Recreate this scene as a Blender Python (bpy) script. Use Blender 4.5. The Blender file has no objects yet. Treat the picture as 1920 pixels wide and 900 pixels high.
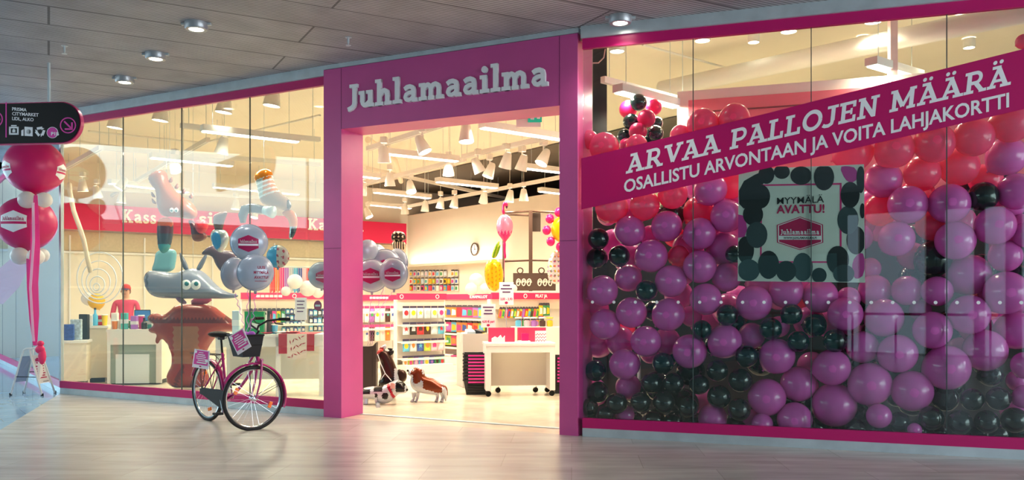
import bpy, bmesh, math, random
from mathutils import Vector, Matrix
from mathutils.geometry import delaunay_2d_cdt
scene = bpy.context.scene
COL = scene.collection
PI = math.pi
rnd = random.Random(7)

# ------------------------------------------------------------------ camera, world, exposure
F, CX, HY, HC = 1600.0, 960.0, 560.0, 1.42          # focal length and horizon in pixels of the 1920 x 900 frame, eye height
cd = bpy.data.cameras.new('camera'); cam = bpy.data.objects.new('camera', cd); COL.objects.link(cam)
cam.location = (0, 0, HC); cam.rotation_euler = (PI/2, 0, 0)
cd.sensor_width = 36; cd.lens = 36*F/1920; cd.shift_y = (HY-450)/1920; cd.clip_end = 200
scene.camera = cam
vs = scene.view_settings
vs.view_transform = 'Standard'; vs.look = 'None'; vs.gamma = 1; vs.use_curve_mapping = False
vs.exposure = 0.55
w = bpy.data.worlds.new('world'); scene.world = w; w.use_nodes = True
bg = w.node_tree.nodes['Background']; bg.inputs[0].default_value = (.55, .75, 1, 1); bg.inputs[1].default_value = .25
WARM = (1.0, .84, .64)
LIN_W, SPOT_W, DOWN_W = 42.0, 28.0, 45.0             # linear fixture, shop spot, downlight (watts)
DAY_LEFT, DAY_BACK, DAY_END, FILL_RIGHT = 5.5, .9, 4.0, 6.0         # daylight through the mall glazing; the last is added fill
COOL = (.60, .80, 1.0)

# ------------------------------------------------------------------ pixel <-> place
def P(px, py, Y):
    return Vector(((px-CX)/F*Y, Y, HC-(py-HY)/F*Y))
def on_floor(px, py, z=0):
    return P(px, py, (HC-z)*F/(py-HY))
def at_z(px, py, z):
    return P(px, py, (z-HC)*F/(HY-py))
class Wall:                                           # a vertical plane through a, running along t
    def __init__(s, a, b=None, ang=None):
        s.a = Vector((a[0], a[1], 0))
        d = Vector((b[0]-a[0], b[1]-a[1], 0)) if b is not None else Vector((math.cos(ang), math.sin(ang), 0))
        s.len = d.length; s.t = d.normalized(); s.n = Vector((-s.t.y, s.t.x, 0))   # n points away from the viewer
        s.ang = math.atan2(s.t.y, s.t.x)
    def at(s, u, z=0, off=0): return s.a + s.t*u + s.n*off + Vector((0, 0, z))
    def hit(s, px, py, off=0):
        d = Vector(((px-CX)/F, 1, -(py-HY)/F)); o = Vector((0, 0, HC))
        k = (s.a + s.n*off - o).dot(s.n)/d.dot(s.n)
        return o + d*k
    def uz(s, px, py, off=0):
        h = s.hit(px, py, off); return (h-s.a).dot(s.t), h.z
    def off(s, o): return Wall(s.at(0, 0, o), s.at(max(s.len, 1), 0, o))
UA = math.radians(36.8)                               # the shop's own grid
U = Vector((math.cos(UA), math.sin(UA), 0)); V = Vector((-math.sin(UA), math.cos(UA), 0))
CORNER = (-6.76, 12.76); JL = (-2.25, 10.28); JR = (.70, 8.84)
FL = Wall(CORNER, JL); FP = Wall(JL, JR); FR = Wall((.715, 8.80), (4.51, 7.52))
SIDE = Wall((CORNER[0]+V.x*9.5, CORNER[1]+V.y*9.5), CORNER)
ZC = 4.22                                             # mall ceiling
ZS = 4.85                                             # shop ceiling

# ------------------------------------------------------------------ materials
def lin(c):
    if isinstance(c, str):
        c = [int(c[i:i+2], 16)/255 for i in (0, 2, 4)]
    return tuple((x/12.92 if x <= .04045 else ((x+.055)/1.055)**2.4) for x in c) + (1,)
MATS = {}
def mat(name, c='808080', rough=.5, metal=0, emit=0, trans=0, coat=0, spec=.5, noise=0, nscale=8, bump=0, alpha=1, subs=0):
    if name in MATS: return MATS[name]
    m = bpy.data.materials.new(name); m.use_nodes = True; MATS[name] = m
    nt = m.node_tree; b = nt.nodes['Principled BSDF']
    b.inputs['Base Color'].default_value = lin(c); b.inputs['Roughness'].default_value = rough
    b.inputs['Metallic'].default_value = metal; b.inputs['Specular IOR Level'].default_value = spec
    b.inputs['Coat Weight'].default_value = coat; b.inputs['Coat Roughness'].default_value = .08
    if subs: b.inputs['Subsurface Weight'].default_value = subs; b.inputs['Subsurface Radius'].default_value = (.05, .02, .03)
    if emit:
        b.inputs['Emission Color'].default_value = lin(c); b.inputs['Emission Strength'].default_value = emit
    if noise or bump:
        tc = nt.nodes.new('ShaderNodeTexCoord'); nz = nt.nodes.new('ShaderNodeTexNoise'); nz.inputs['Scale'].default_value = nscale
        nz.inputs['Detail'].default_value = 4
        nt.links.new(tc.outputs['Object'], nz.inputs['Vector'])
        if noise:
            mx = nt.nodes.new('ShaderNodeMix'); mx.data_type = 'RGBA'; mx.blend_type = 'MULTIPLY'; mx.inputs[0].default_value = noise
            mx.inputs[6].default_value = lin(c); rp = nt.nodes.new('ShaderNodeMapRange')
            rp.inputs[1].default_value = .3; rp.inputs[2].default_value = .7; rp.inputs[3].default_value = .45; rp.inputs[4].default_value = 1.25
            nt.links.new(nz.outputs['Fac'], rp.inputs[0]); nt.links.new(rp.outputs[0], mx.inputs[7]); nt.links.new(mx.outputs[2], b.inputs['Base Color'])
        if bump:
            bp = nt.nodes.new('ShaderNodeBump'); bp.inputs['Strength'].default_value = bump; bp.inputs['Distance'].default_value = .02
            nt.links.new(nz.outputs['Fac'], bp.inputs['Height']); nt.links.new(bp.outputs['Normal'], b.inputs['Normal'])
    if trans:                                          # light soaks through thin rubber, film or fabric
        tr = nt.nodes.new('ShaderNodeBsdfTranslucent'); tr.inputs[0].default_value = lin(c)
        mxs = nt.nodes.new('ShaderNodeMixShader'); mxs.inputs[0].default_value = trans
        nt.links.new(b.outputs[0], mxs.inputs[1]); nt.links.new(tr.outputs[0], mxs.inputs[2])
        nt.links.new(mxs.outputs[0], nt.nodes['Material Output'].inputs[0])
    if alpha < 1:
        out = nt.nodes['Material Output']; src = out.inputs[0].links[0].from_socket
        tp = nt.nodes.new('ShaderNodeBsdfTransparent'); mx2 = nt.nodes.new('ShaderNodeMixShader'); mx2.inputs[0].default_value = alpha
        nt.links.new(tp.outputs[0], mx2.inputs[1]); nt.links.new(src, mx2.inputs[2]); nt.links.new(mx2.outputs[0], out.inputs[0])
    return m
def glass_mat(name, tint, base=.045, gl='ffffff'):
    m = bpy.data.materials.new(name); m.use_nodes = True; MATS[name] = m; nt = m.node_tree; nt.nodes.remove(nt.nodes['Principled BSDF'])
    tp = nt.nodes.new('ShaderNodeBsdfTransparent'); tp.inputs[0].default_value = lin(tint)
    g = nt.nodes.new('ShaderNodeBsdfGlossy'); g.inputs['Roughness'].default_value = .0; g.inputs[0].default_value = lin(gl)
    lw = nt.nodes.new('ShaderNodeLayerWeight'); lw.inputs[0].default_value = .5
    pw = nt.nodes.new('ShaderNodeMath'); pw.operation = 'POWER'; pw.inputs[1].default_value = 5
    ma = nt.nodes.new('ShaderNodeMath'); ma.operation = 'MULTIPLY_ADD'; ma.inputs[1].default_value = 1-base; ma.inputs[2].default_value = base
    mx = nt.nodes.new('ShaderNodeMixShader')
    nt.links.new(lw.outputs['Facing'], pw.inputs[0]); nt.links.new(pw.outputs[0], ma.inputs[0]); nt.links.new(ma.outputs[0], mx.inputs[0])
    nt.links.new(tp.outputs[0], mx.inputs[1]); nt.links.new(g.outputs[0], mx.inputs[2]); nt.links.new(mx.outputs[0], nt.nodes['Material Output'].inputs[0])
    return m
def plank_mat(name, ang, c1, c2, seam, width, length, rough, seamw=.004, rib=0, spec=.5, bump=0, streak=0):
    m = bpy.data.materials.new(name); m.use_nodes = True; MATS[name] = m; nt = m.node_tree; b = nt.nodes['Principled BSDF']
    b.inputs['Roughness'].default_value = rough; b.inputs['Specular IOR Level'].default_value = spec
    tc = nt.nodes.new('ShaderNodeTexCoord'); mp = nt.nodes.new('ShaderNodeMapping'); mp.inputs['Rotation'].default_value = (0, 0, -ang)
    nt.links.new(tc.outputs['Object'], mp.inputs[0])
    br = nt.nodes.new('ShaderNodeTexBrick'); br.inputs['Color1'].default_value = lin(c1); br.inputs['Color2'].default_value = lin(c2)
    br.inputs['Mortar'].default_value = lin(seam); br.inputs['Scale'].default_value = 1; br.inputs['Mortar Size'].default_value = seamw
    br.inputs['Brick Width'].default_value = length; br.inputs['Row Height'].default_value = width
    nt.links.new(mp.outputs[0], br.inputs[0])
    col = br.outputs[0]
    nz = nt.nodes.new('ShaderNodeTexNoise'); nz.inputs['Scale'].default_value = 2.2; nz.inputs['Detail'].default_value = 6
    m2 = nt.nodes.new('ShaderNodeMapping'); m2.inputs['Rotation'].default_value = (0, 0, -ang); m2.inputs['Scale'].default_value = (.6, 3.0, 1) if streak else (1, 1, 1)
    nt.links.new(tc.outputs['Object'], m2.inputs[0]); nt.links.new(m2.outputs[0], nz.inputs[0])
    mr = nt.nodes.new('ShaderNodeMapRange'); mr.inputs[1].default_value = .3; mr.inputs[2].default_value = .7; mr.inputs[3].default_value = .8; mr.inputs[4].default_value = 1.12
    mx = nt.nodes.new('ShaderNodeMix'); mx.data_type = 'RGBA'; mx.blend_type = 'MULTIPLY'; mx.inputs[0].default_value = 1
    nt.links.new(nz.outputs['Fac'], mr.inputs[0]); nt.links.new(col, mx.inputs[6]); nt.links.new(mr.outputs[0], mx.inputs[7]); col = mx.outputs[2]
    if rib:                                            # fine parallel slats with dark gaps
        sp = nt.nodes.new('ShaderNodeSeparateXYZ'); nt.links.new(mp.outputs[0], sp.inputs[0])
        mu = nt.nodes.new('ShaderNodeMath'); mu.operation = 'MULTIPLY'; mu.inputs[1].default_value = 1/rib; nt.links.new(sp.outputs['Y'], mu.inputs[0])
        fr = nt.nodes.new('ShaderNodeMath'); fr.operation = 'FRACT'; nt.links.new(mu.outputs[0], fr.inputs[0])
        gt = nt.nodes.new('ShaderNodeMath'); gt.operation = 'GREATER_THAN'; gt.inputs[1].default_value = .34; nt.links.new(fr.outputs[0], gt.inputs[0])
        r2 = nt.nodes.new('ShaderNodeMapRange'); r2.inputs[3].default_value = .35; r2.inputs[4].default_value = 1; nt.links.new(gt.outputs[0], r2.inputs[0])
        m3 = nt.nodes.new('ShaderNodeMix'); m3.data_type = 'RGBA'; m3.blend_type = 'MULTIPLY'; m3.inputs[0].default_value = 1
        nt.links.new(col, m3.inputs[6]); nt.links.new(r2.outputs[0], m3.inputs[7]); col = m3.outputs[2]
    nt.links.new(col, b.inputs['Base Color'])
    if bump:
        bp = nt.nodes.new('ShaderNodeBump'); bp.inputs['Strength'].default_value = bump; bp.inputs['Distance'].default_value = .01
        nt.links.new(nz.outputs['Fac'], bp.inputs['Height']); nt.links.new(bp.outputs['Normal'], b.inputs['Normal'])
    return m

M = dict(
 portal=mat('portal_magenta', 'cc5096', .42, noise=.10, nscale=3),
 strip=mat('magenta_band', 'c4106a', .35),
 steel=mat('brushed_steel', 'c8d6da', .35, .35, noise=.25, nscale=5),
 white=mat('white_laminate', 'f0eee8', .45), cream=mat('cream_paint', 'efe4d0', .7), offwhite=mat('off_white', 'e8e2d6', .6),
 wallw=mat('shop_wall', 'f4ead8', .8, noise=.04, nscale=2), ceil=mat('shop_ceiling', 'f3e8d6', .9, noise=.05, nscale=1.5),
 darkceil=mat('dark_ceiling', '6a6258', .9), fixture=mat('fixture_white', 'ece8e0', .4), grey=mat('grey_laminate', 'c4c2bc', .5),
 black=mat('black_plastic', '0e0e10', .5, spec=.25), blackm=mat('black_metal', '1b1b1d', .45, .3), dark=mat('dark_brown', '2d2725', .55),
 pink=mat('hot_pink', 'f02f66', .5), sign=mat('sign_pink', 'e01a55', .5), lettering=mat('white_lettering', 'f2f4f6', .4),
 warm_lit=mat('pink_balloon_warm_lit', 'ff5a94', .22, trans=.36, coat=.3), cool_lit=mat('pink_balloon_cool_lit', 'ee6ccc', .2, trans=.16, coat=.4),
 bblack=mat('black_balloon', '0e2224', .16, coat=.5), bwhite=mat('white_balloon', 'f0ece8', .3, trans=.3),
 column=mat('crimson_balloon', 'dc2070', .36, trans=.2),
 foil=mat('silver_grey_foil', 'acbaca', .25, .12), emblem=mat('emblem_magenta', 'b01558', .4),
 tyre=mat('tyre_rubber', '141416', .65), bike=mat('bicycle_magenta', 'b0186e', .22, coat=.7), chrome=mat('chrome', 'c8ccd0', .18, 1),
 amber=mat('amber_reflector', 'ff7a10', .25), led=mat('led_diffuser', 'fff4e4', .5, emit=7.0), ledc=mat('led_lens', 'fff3e0', .5, emit=9.0),
 brownm=mat('brown_metal', '5a4236', .5, .3), peg=mat('peg_board', 'd9c7a4', .8, noise=.15, nscale=20),
 rubber=mat('dark_rubber', '202022', .7), dimteal=mat('dim', '15201f', .8),
)
M['glass'] = glass_mat('shop_window_glass', 'f2faf7')
M['sideglass'] = glass_mat('side_window_glass', 'b4d0ea', .52)
M['clear'] = glass_mat('clear_acrylic', 'fafdfc', .03)
M['floor'] = plank_mat('mall_floor_tile', math.radians(-4), 'bdbab2', 'b2afa8', 'a6a39b', .6, 1.2, .26, .004, streak=1, bump=.05)
M['cfloor'] = plank_mat('corridor_floor', UA, '93b4d2', '8cacca', '6d8cab', .6, .6, .08, .004)
M['sfloor'] = plank_mat('shop_floor_tile', UA, 'e6dac2', 'e2d6be', 'cfc2a8', .6, .6, .2, .003)
M['mceil'] = plank_mat('slatted_ceiling', math.radians(28.5), 'b2b3b8', 'a8a9ae', '66666a', .62, 4.8, .6, .012, rib=.045)

# ------------------------------------------------------------------ mesh helpers
class MB:
    def __init__(s): s.b = bmesh.new(); s.mi = 0
    def _mark(s, n0):
        s.b.faces.ensure_lookup_table()
        for f in s.b.faces[n0:]: f.material_index = s.mi
    def faces(s, vs_, fs):
        n0 = len(s.b.faces); v = [s.b.verts.new(p) for p in vs_]
        for f in fs:
            try: s.b.faces.new([v[i] for i in f])
            except ValueError: pass
        s._mark(n0); return s
    def box(s, x0, x1, y0, y1, z0, z1, mx=None):
        c = [Vector((x, y, z)) for z in (z0, z1) for y in (y0, y1) for x in (x0, x1)]
        if mx is not None: c = [mx @ p for p in c]
        return s.faces(c, [(0, 2, 3, 1), (4, 5, 7, 6), (0, 1, 5, 4), (2, 6, 7, 3), (0, 4, 6, 2), (1, 3, 7, 5)])
    def rbox(s, x0, x1, y0, y1, z0, z1, r=.01, seg=2, mx=None):
        t = bmesh.new(); c = [Vector((x, y, z)) for z in (z0, z1) for y in (y0, y1) for x in (x0, x1)]
        v = [t.verts.new(p) for p in c]
        for f in [(0, 2, 3, 1), (4, 5, 7, 6), (0, 1, 5, 4), (2, 6, 7, 3), (0, 4, 6, 2), (1, 3, 7, 5)]: t.faces.new([v[i] for i in f])
        bmesh.ops.bevel(t, geom=list(t.edges), offset=r, segments=seg, profile=.5, affect='EDGES')
        return s.merge(t, mx)
    def merge(s, t, mx=None):
        n0 = len(s.b.faces); t.verts.index_update()
        nv = [s.b.verts.new(mx @ v.co if mx is not None else v.co) for v in t.verts]
        for f in t.faces:
            try: s.b.faces.new([nv[v.index] for v in f.verts])
            except ValueError: pass
        t.free(); s._mark(n0); return s
    def tube(s, pts, r, n=8, closed=False, caps=True):
        pts = [Vector(p) for p in pts]; rs = r if isinstance(r, (list, tuple)) else [r]*len(pts)
        rings = []; L = len(pts); prev = None
        for i, p in enumerate(pts):
            a = pts[i-1] if (i > 0 or closed) else p; b = pts[(i+1) % L] if (i < L-1 or closed) else p
            t = (b-a).normalized()
            if prev is None:
                x = t.orthogonal().normalized()
            else:
                x = (prev - t*prev.dot(t)); x = x.normalized() if x.length > 1e-6 else t.orthogonal().normalized()
            prev = x; y = t.cross(x)
            rings.append([p + (x*math.cos(2*PI*k/n) + y*math.sin(2*PI*k/n))*rs[i] for k in range(n)])
        v = [q for ring in rings for q in ring]; fs = []
        for i in range(L if closed else L-1):
            j = (i+1) % L
            for k in range(n): fs.append((i*n+k, i*n+(k+1) % n, j*n+(k+1) % n, j*n+k))
        if caps and not closed: fs += [tuple(range(n))[::-1], tuple(range((L-1)*n, L*n))]
        return s.faces(v, fs)
    def lathe(s, prof, n=24, mx=None, cap=True):          # prof: (radius, z), turned about local z
        v, fs = [], []
        for r, z in prof:
            for k in range(n): v.append(Vector((r*math.cos(2*PI*k/n), r*math.sin(2*PI*k/n), z)))
        for i in range(len(prof)-1):
            for k in range(n): fs.append((i*n+k, i*n+(k+1) % n, (i+1)*n+(k+1) % n, (i+1)*n+k))
        if cap: fs += [tuple(range(n))[::-1], tuple(range((len(prof)-1)*n, len(prof)*n))]
        if mx is not None: v = [mx @ p for p in v]
        return s.faces(v, fs)
    def ball(s, c, r, n=16, sq=(1, 1, 1)):
        t = bmesh.new(); bmesh.ops.create_uvsphere(t, u_segments=n, v_segments=max(6, n//2), radius=1)
        return s.merge(t, Matrix.Translation(Vector(c)) @ Matrix.Diagonal((r*sq[0], r*sq[1], r*sq[2], 1)))
    def prism(s, poly, d0, d1, mx=None):                   # poly in local x,z ; depth along y from d0 to d1
        n = len(poly); v = [Vector((x, d0, z)) for x, z in poly] + [Vector((x, d1, z)) for x, z in poly]
        if mx is not None: v = [mx @ p for p in v]
        return s.faces(v, [tuple(range(n)), tuple(range(n, 2*n))[::-1]] + [(i, i+n, (i+1) % n+n, (i+1) % n) for i in range(n)])
def box_mb(*a, **k): return MB().box(*a, **k)

def link(o, parent=None):
    COL.objects.link(o)
    if parent is not None: o.parent = parent
    return o
def tag(o, label=None, cat=None, group=None, kind=None):
    if label: o['label'] = label
    if cat: o['category'] = cat
    if group: o['group'] = group
    if kind: o['kind'] = kind
    return o
def thing(name, label, cat, loc=(0, 0, 0), rz=0, group=None):
    o = bpy.data.objects.new(name, None); o.location = loc; o.rotation_euler = (0, 0, rz); o.empty_display_size = .1
    return tag(link(o), label, cat, group)
def root_inv(p):
    while p.parent is not None: p = p.parent
    return p.matrix_basis.inverted()
def part(name, mb, m, parent=None, world=False, smooth=False, label=None):
    b = mb.b
    if world and parent is not None:
        b.transform(root_inv(parent))
    bmesh.ops.recalc_face_normals(b, faces=b.faces)
    me = bpy.data.meshes.new(name); b.to_mesh(me); b.free()
    for x in (m if isinstance(m, (list, tuple)) else [m]): me.materials.append(M[x] if isinstance(x, str) else x)
    if smooth:
        me.polygons.foreach_set('use_smooth', [True]*len(me.polygons))
        if smooth != 'all': me.set_sharp_from_angle(angle=math.radians(40))
    o = bpy.data.objects.new(name, me)
    if label: o['label'] = label
    return link(o, parent)
def solo(name, mb, m, label, cat, group=None, smooth=False):   # a thing that is one mesh; its origin moves to its base
    v = [p.co for p in mb.b.verts]
    c = Vector(((min(p.x for p in v)+max(p.x for p in v))/2, (min(p.y for p in v)+max(p.y for p in v))/2, min(p.z for p in v)))
    mb.b.transform(Matrix.Translation(-c))
    o = part(name, mb, m, smooth=smooth); o.location = c
    return tag(o, label, cat, group)
def struct(name, mb, m, parent=None, smooth=False):
    o = part(name, mb, m, parent, smooth=smooth)
    if parent is None: o['kind'] = 'structure'
    return o
def dup(o, loc, rz=None, label=None, parent=None):
    c = o.copy(); COL.objects.link(c); c.location = loc
    if rz is not None: c.rotation_euler = (0, 0, rz)
    if label: c['label'] = label
    for ch in list(o.children):
        d = ch.copy(); COL.objects.link(d); d.parent = c
        for g in list(ch.children):
            e = g.copy(); COL.objects.link(e); e.parent = d
    return c
ORD = 'first second third fourth fifth sixth seventh eighth ninth tenth eleventh twelfth thirteenth fourteenth fifteenth sixteenth seventeenth eighteenth nineteenth twentieth'.split()
ORD += ['twenty-'+x for x in ORD[:9]] + ['thirtieth'] + ['thirty-'+x for x in ORD[:9]] + ['fortieth']

# ------------------------------------------------------------------ lettering
def text_data(s, bold=0, ext=.002):                        # bmesh of the built-in sans, cap height about .7, lying in x,y
    c = bpy.data.curves.new('t', 'FONT'); c.body = s; c.size = 1; c.extrude = ext; c.offset = bold; c.resolution_u = 3
    o = bpy.data.objects.new('t', c); COL.objects.link(o)
    bpy.context.view_layer.update()
    me = bpy.data.meshes.new_from_object(o.evaluated_get(bpy.context.evaluated_depsgraph_get()))
    bpy.data.objects.remove(o); bpy.data.curves.remove(c)
    b = bmesh.new(); b.from_mesh(me); bpy.data.meshes.remove(me); return b
def seg_poly(pts, w):                                       # a thick polyline as overlapping quads with round joints
    out = []; pts = [Vector((p[0], p[1])) for p in pts]
    for a, b in zip(pts, pts[1:]):
        d = (b-a).normalized(); n = Vector((-d.y, d.x))*w/2
        out.append([tuple(a-n), tuple(b-n), tuple(b+n), tuple(a+n)])
    for p in pts[1:-1]:
        out.append([(p.x+w/2*math.cos(k*PI/5), p.y+w/2*math.sin(k*PI/5)) for k in range(10)])
    return out
def R_(a, b, c, d): return [[(a, b), (c, b), (c, d), (a, d)]]
def disc(x, y, r, n=16): return [[(x+r*math.cos(2*PI*k/n), y+r*math.sin(2*PI*k/n)) for k in range(n)]]
def arc(cx, cy, rx, ry, a0, a1, n=10): return [(cx+rx*math.cos(math.radians(a0+(a1-a0)*k/n)), cy+ry*math.sin(math.radians(a0+(a1-a0)*k/n))) for k in range(n+1)]
A_ = seg_poly([(.14, .08), (.42, .86)], .14) + seg_poly([(.40, .86), (.74, .08)], .19) + R_(.26, .24, .64, .36) + R_(-.02, 0, .34, .13) + R_(.52, 0, .96, .13) + R_(.14, .81, .50, .94)
SLAB = {
 'l': (.45, R_(.10, 0, .29, 1) + R_(0, .87, .29, 1) + R_(0, 0, .39, .14)),
 'i': (.45, R_(.10, 0, .29, .64) + R_(0, .51, .29, .64) + R_(0, 0, .39, .14) + disc(.19, .84, .12)),
 'u': (.79, R_(.08, .2, .27, .64) + R_(0, .51, .27, .64) + R_(.45, 0, .64, .64) + R_(.36, .51, .64, .64) + R_(.45, 0, .74, .14) + seg_poly([(.175, .28), (.19, .16), (.27, .085), (.38, .10), (.50, .2)], .17)),
 'h': (.82, R_(.09, 0, .28, 1) + R_(0, .87, .28, 1) + R_(0, 0, .37, .14) + seg_poly([(.2, .38), (.32, .52), (.43, .555), (.53, .51), (.56, .38), (.56, .05)], .18) + R_(.44, 0, .76, .14)),
 'n': (.82, R_(.09, 0, .28, .64) + R_(0, .51, .28, .64) + R_(0, 0, .37, .14) + seg_poly([(.2, .38), (.32, .52), (.43, .555), (.53, .51), (.56, .38), (.56, .05)], .18) + R_(.44, 0, .76, .14)),
 'm': (1.15, R_(.09, 0, .28, .64) + R_(0, .51, .28, .64) + R_(0, 0, .35, .14) + seg_poly([(.2, .40), (.30, .53), (.40, .56), (.49, .51), (.52, .40), (.52, .05)], .17) + R_(.41, 0, .68, .14)
       + seg_poly([(.52, .40), (.62, .53), (.74, .56), (.84, .51), (.87, .40), (.87, .05)], .17) + R_(.76, 0, 1.08, .14)),
 'a': (.74, seg_poly([(.09, .49), (.2, .56), (.34, .575), (.46, .53), (.49, .42), (.49, .1)], .17) + seg_poly([(.49, .35), (.30, .35), (.16, .29), (.12, .19), (.18, .10), (.30, .08), (.42, .13), (.49, .2)], .15) + R_(.42, 0, .68, .14)),
 's': (.60, seg_poly([(.46, .47), (.38, .56), (.25, .575), (.13, .52), (.13, .41), (.28, .33), (.43, .25), (.43, .12), (.3, .07), (.15, .08), (.05, .19)], .15)),
 't': (.56, R_(.12, .06, .30, .85) + R_(0, .51, .46, .64) + R_(.14, 0, .48, .14)),
 'J': (.50, R_(.06, .81, .44, .94) + R_(.20, .2, .38, .9) + seg_poly([(.29, .3), (.27, .13), (.17, .04), (-.02, -.02)], .17)),
 'K': (.95, R_(.1, 0, .29, .94) + R_(0, 0, .4, .13) + R_(0, .81, .4, .94) + seg_poly([(.25, .38), (.64, .86)], .15) + seg_poly([(.36, .5), (.70, .06)], .18) + R_(.5, .81, .84, .94) + R_(.52, 0, .9, .13)),
 'A': (.98, A_), 'Ä': (.98, A_ + disc(.22, 1.10, .085) + disc(.48, 1.10, .085)),
 'R': (.98, R_(.1, 0, .29, .94) + R_(0, 0, .4, .13) + R_(0, .81, .4, .94) + seg_poly([(.25, .87)]+arc(.46, .655, .20, .215, 90, -90)+[(.25, .44)], .15) + seg_poly([(.45, .45), (.74, .06)], .18) + R_(.62, 0, .93, .13)),
 'P': (.86, R_(.1, 0, .29, .94) + R_(0, 0, .42, .13) + R_(0, .81, .4, .94) + seg_poly([(.25, .87)]+arc(.48, .64, .22, .23, 90, -90)+[(.25, .41)], .15)),
 'V': (.94, seg_poly([(.16, .88), (.46, .08)], .19) + seg_poly([(.46, .06), (.76, .88)], .15) + R_(-.04, .81, .36, .94) + R_(.58, .81, .92, .94)),
 'L': (.80, R_(.1, 0, .29, .94) + R_(0, 0, .72, .14) + R_(0, .81, .42, .94) + R_(.58, 0, .72, .32)),
 'O': (.98, seg_poly(arc(.47, .47, .37, .395, 0, 360, 24), .18)),
 'E': (.84, R_(.1, 0, .29, .94) + R_(0, 0, .76, .14) + R_(0, .80, .74, .94) + R_(.28, .42, .56, .54) + R_(.62, 0, .76, .30) + R_(.60, .66, .74, .94) + R_(.50, .34, .60, .62)),
 'N': (1.02, R_(.1, 0, .27, .94) + R_(0, 0, .38, .13) + R_(0, .81, .32, .94) + seg_poly([(.18, .88), (.72, .06)], .19) + R_(.66, 0, .82, .94) + R_(.56, .81, .94, .94)),
 'M': (1.22, R_(.1, 0, .27, .94) + R_(0, 0, .38, .13) + R_(0, .81, .30, .94) + seg_poly([(.2, .88), (.56, .16)], .18) + seg_poly([(.56, .16), (.92, .88)], .14) + R_(.84, 0, 1.03, .94) + R_(.82, .81, 1.12, .94) + R_(.74, 0, 1.12, .13)),
}
SLAB['J_cap'] = (.72, R_(.16, .81, .66, .94) + R_(.34, .25, .53, .9) + seg_poly([(.435, .3), (.40, .12), (.26, .05), (.10, .06), (.0, .12)], .16))
def frame_mx(p0, p1, up, n, w_units, h_units, height):      # unit text space -> the place: x along p0-p1, y up, z towards the viewer
    x = (p1-p0)/w_units; y = up*(height/h_units)
    return Matrix(((x.x, y.x, n.x, p0.x), (x.y, y.y, n.y, p0.y), (x.z, y.z, n.z, p0.z), (0, 0, 0, 1)))
def slab_mbs(s, p0, p1, height, n, depth=.01, up=Vector((0, 0, 1)), caps=False, each=False):
    g = [SLAB['J_cap' if (ch == 'J' and caps) else ch] if ch != ' ' else (.42, []) for ch in s]
    W = sum(a for a, _ in g)-.06; mx = frame_mx(p0, p1, up, n.normalized(), W, .94 if caps else 1.0, height)
    x = 0; out = []; mb = MB()
    for a, polys in g:
        if each: mb = MB()
        for k, pl in enumerate(polys):
            q = [Vector((px+x, py, 0)) for px, py in pl]; m_ = len(q); d = depth + k*2e-5
            mb.faces([mx @ p for p in q] + [mx @ (p+Vector((0, 0, d))) for p in q],
                     [tuple(range(m_)), tuple(range(m_, 2*m_))] + [(i, (i+1) % m_, (i+1) % m_+m_, i+m_) for i in range(m_)])
        x += a
        if each and polys: out.append(mb)
    return out if each else mb
def sans_mb(s, p0, p1, height, n, depth=.002, bold=.01, up=Vector((0, 0, 1)), mb=None):   # fit between p0 and p1; height = cap height
    b = text_data(s, bold, .5); vs_ = list(b.verts)
    x0 = min(v.co.x for v in vs_); x1 = max(v.co.x for v in vs_)
    mx = frame_mx(p0, p1, up, n.normalized()*depth, x1-x0, .70, height)
    return (mb or MB()).merge(b, mx @ Matrix.Translation((-x0, 0, .5)))
def mid_text(s, c, t, height, n, depth=.002, bold=.01, up=Vector((0, 0, 1)), asp=1.0, mb=None):   # natural width, centred on c
    b = text_data(s, bold, .5); vs_ = list(b.verts); x0 = min(v.co.x for v in vs_); x1 = max(v.co.x for v in vs_)
    k = height/.70; wd = (x1-x0)*k*asp; p0 = c - t*wd/2
    mx = frame_mx(p0, p0+t*wd, up, n.normalized()*depth, x1-x0, .70, height)
    return (mb or MB()).merge(b, mx @ Matrix.Translation((-x0, 0, .5)))
# ================================================================== the mall and the shop shell
def flat(poly, z, up=True):
    return MB().faces([Vector((p[0], p[1], z)) for p in poly], [tuple(range(len(poly)))])
def wallbox(W_, u0, u1, z0, z1, y0, y1, mb=None):
    mx = Matrix.Translation(W_.a) @ Matrix.Rotation(W_.ang, 4, 'Z')
    return (mb or MB()).box(u0, u1, y0, y1, z0, z1, mx)
far = SIDE.a
FRE = FR.at(8.5)                                            # facade runs on past the right edge of the photo
edge_out = (-3.0, 1.9)                                      # where the two mall floors meet, towards the viewer
struct('floor', MB().faces([Vector((p[0], p[1], 0)) for p in (CORNER, edge_out, (-1.5, -7), (11, -7), (11, FRE.y), (FRE.x, FRE.y), FR.a, JR, JL)], [tuple(range(9))]), 'floor')
struct('floor_corridor', flat([CORNER, (far.x, far.y), (far.x-4, far.y+8), (-24, 30), (-24, -7), (-1.5, -7), edge_out], 0), 'cfloor')
BACKL = Vector((-3.3, 27.0, 0)); WU = Wall(BACKL - U*14, BACKL); WV = Wall(BACKL, BACKL - V*18)
struct('floor_shop', flat([CORNER, JL, JR, (FR.a.x, FR.a.y), (FRE.x, FRE.y), (14, 8), (14, 20), (6, 34), (BACKL.x, BACKL.y+6), tuple((BACKL+V*.15)[:2]), tuple((BACKL - U*10.8 + V*.15)[:2]), (far.x, far.y)], -.002), 'sfloor')
struct('ceiling', flat([CORNER, (far.x, far.y), (far.x-3, far.y+6), (-12, 26), (-9.5, 12), (-6.5, -7), (11, -7), (11, FRE.y), (FRE.x, FRE.y), FR.a, JR, JL], ZC), 'mceil')
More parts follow.
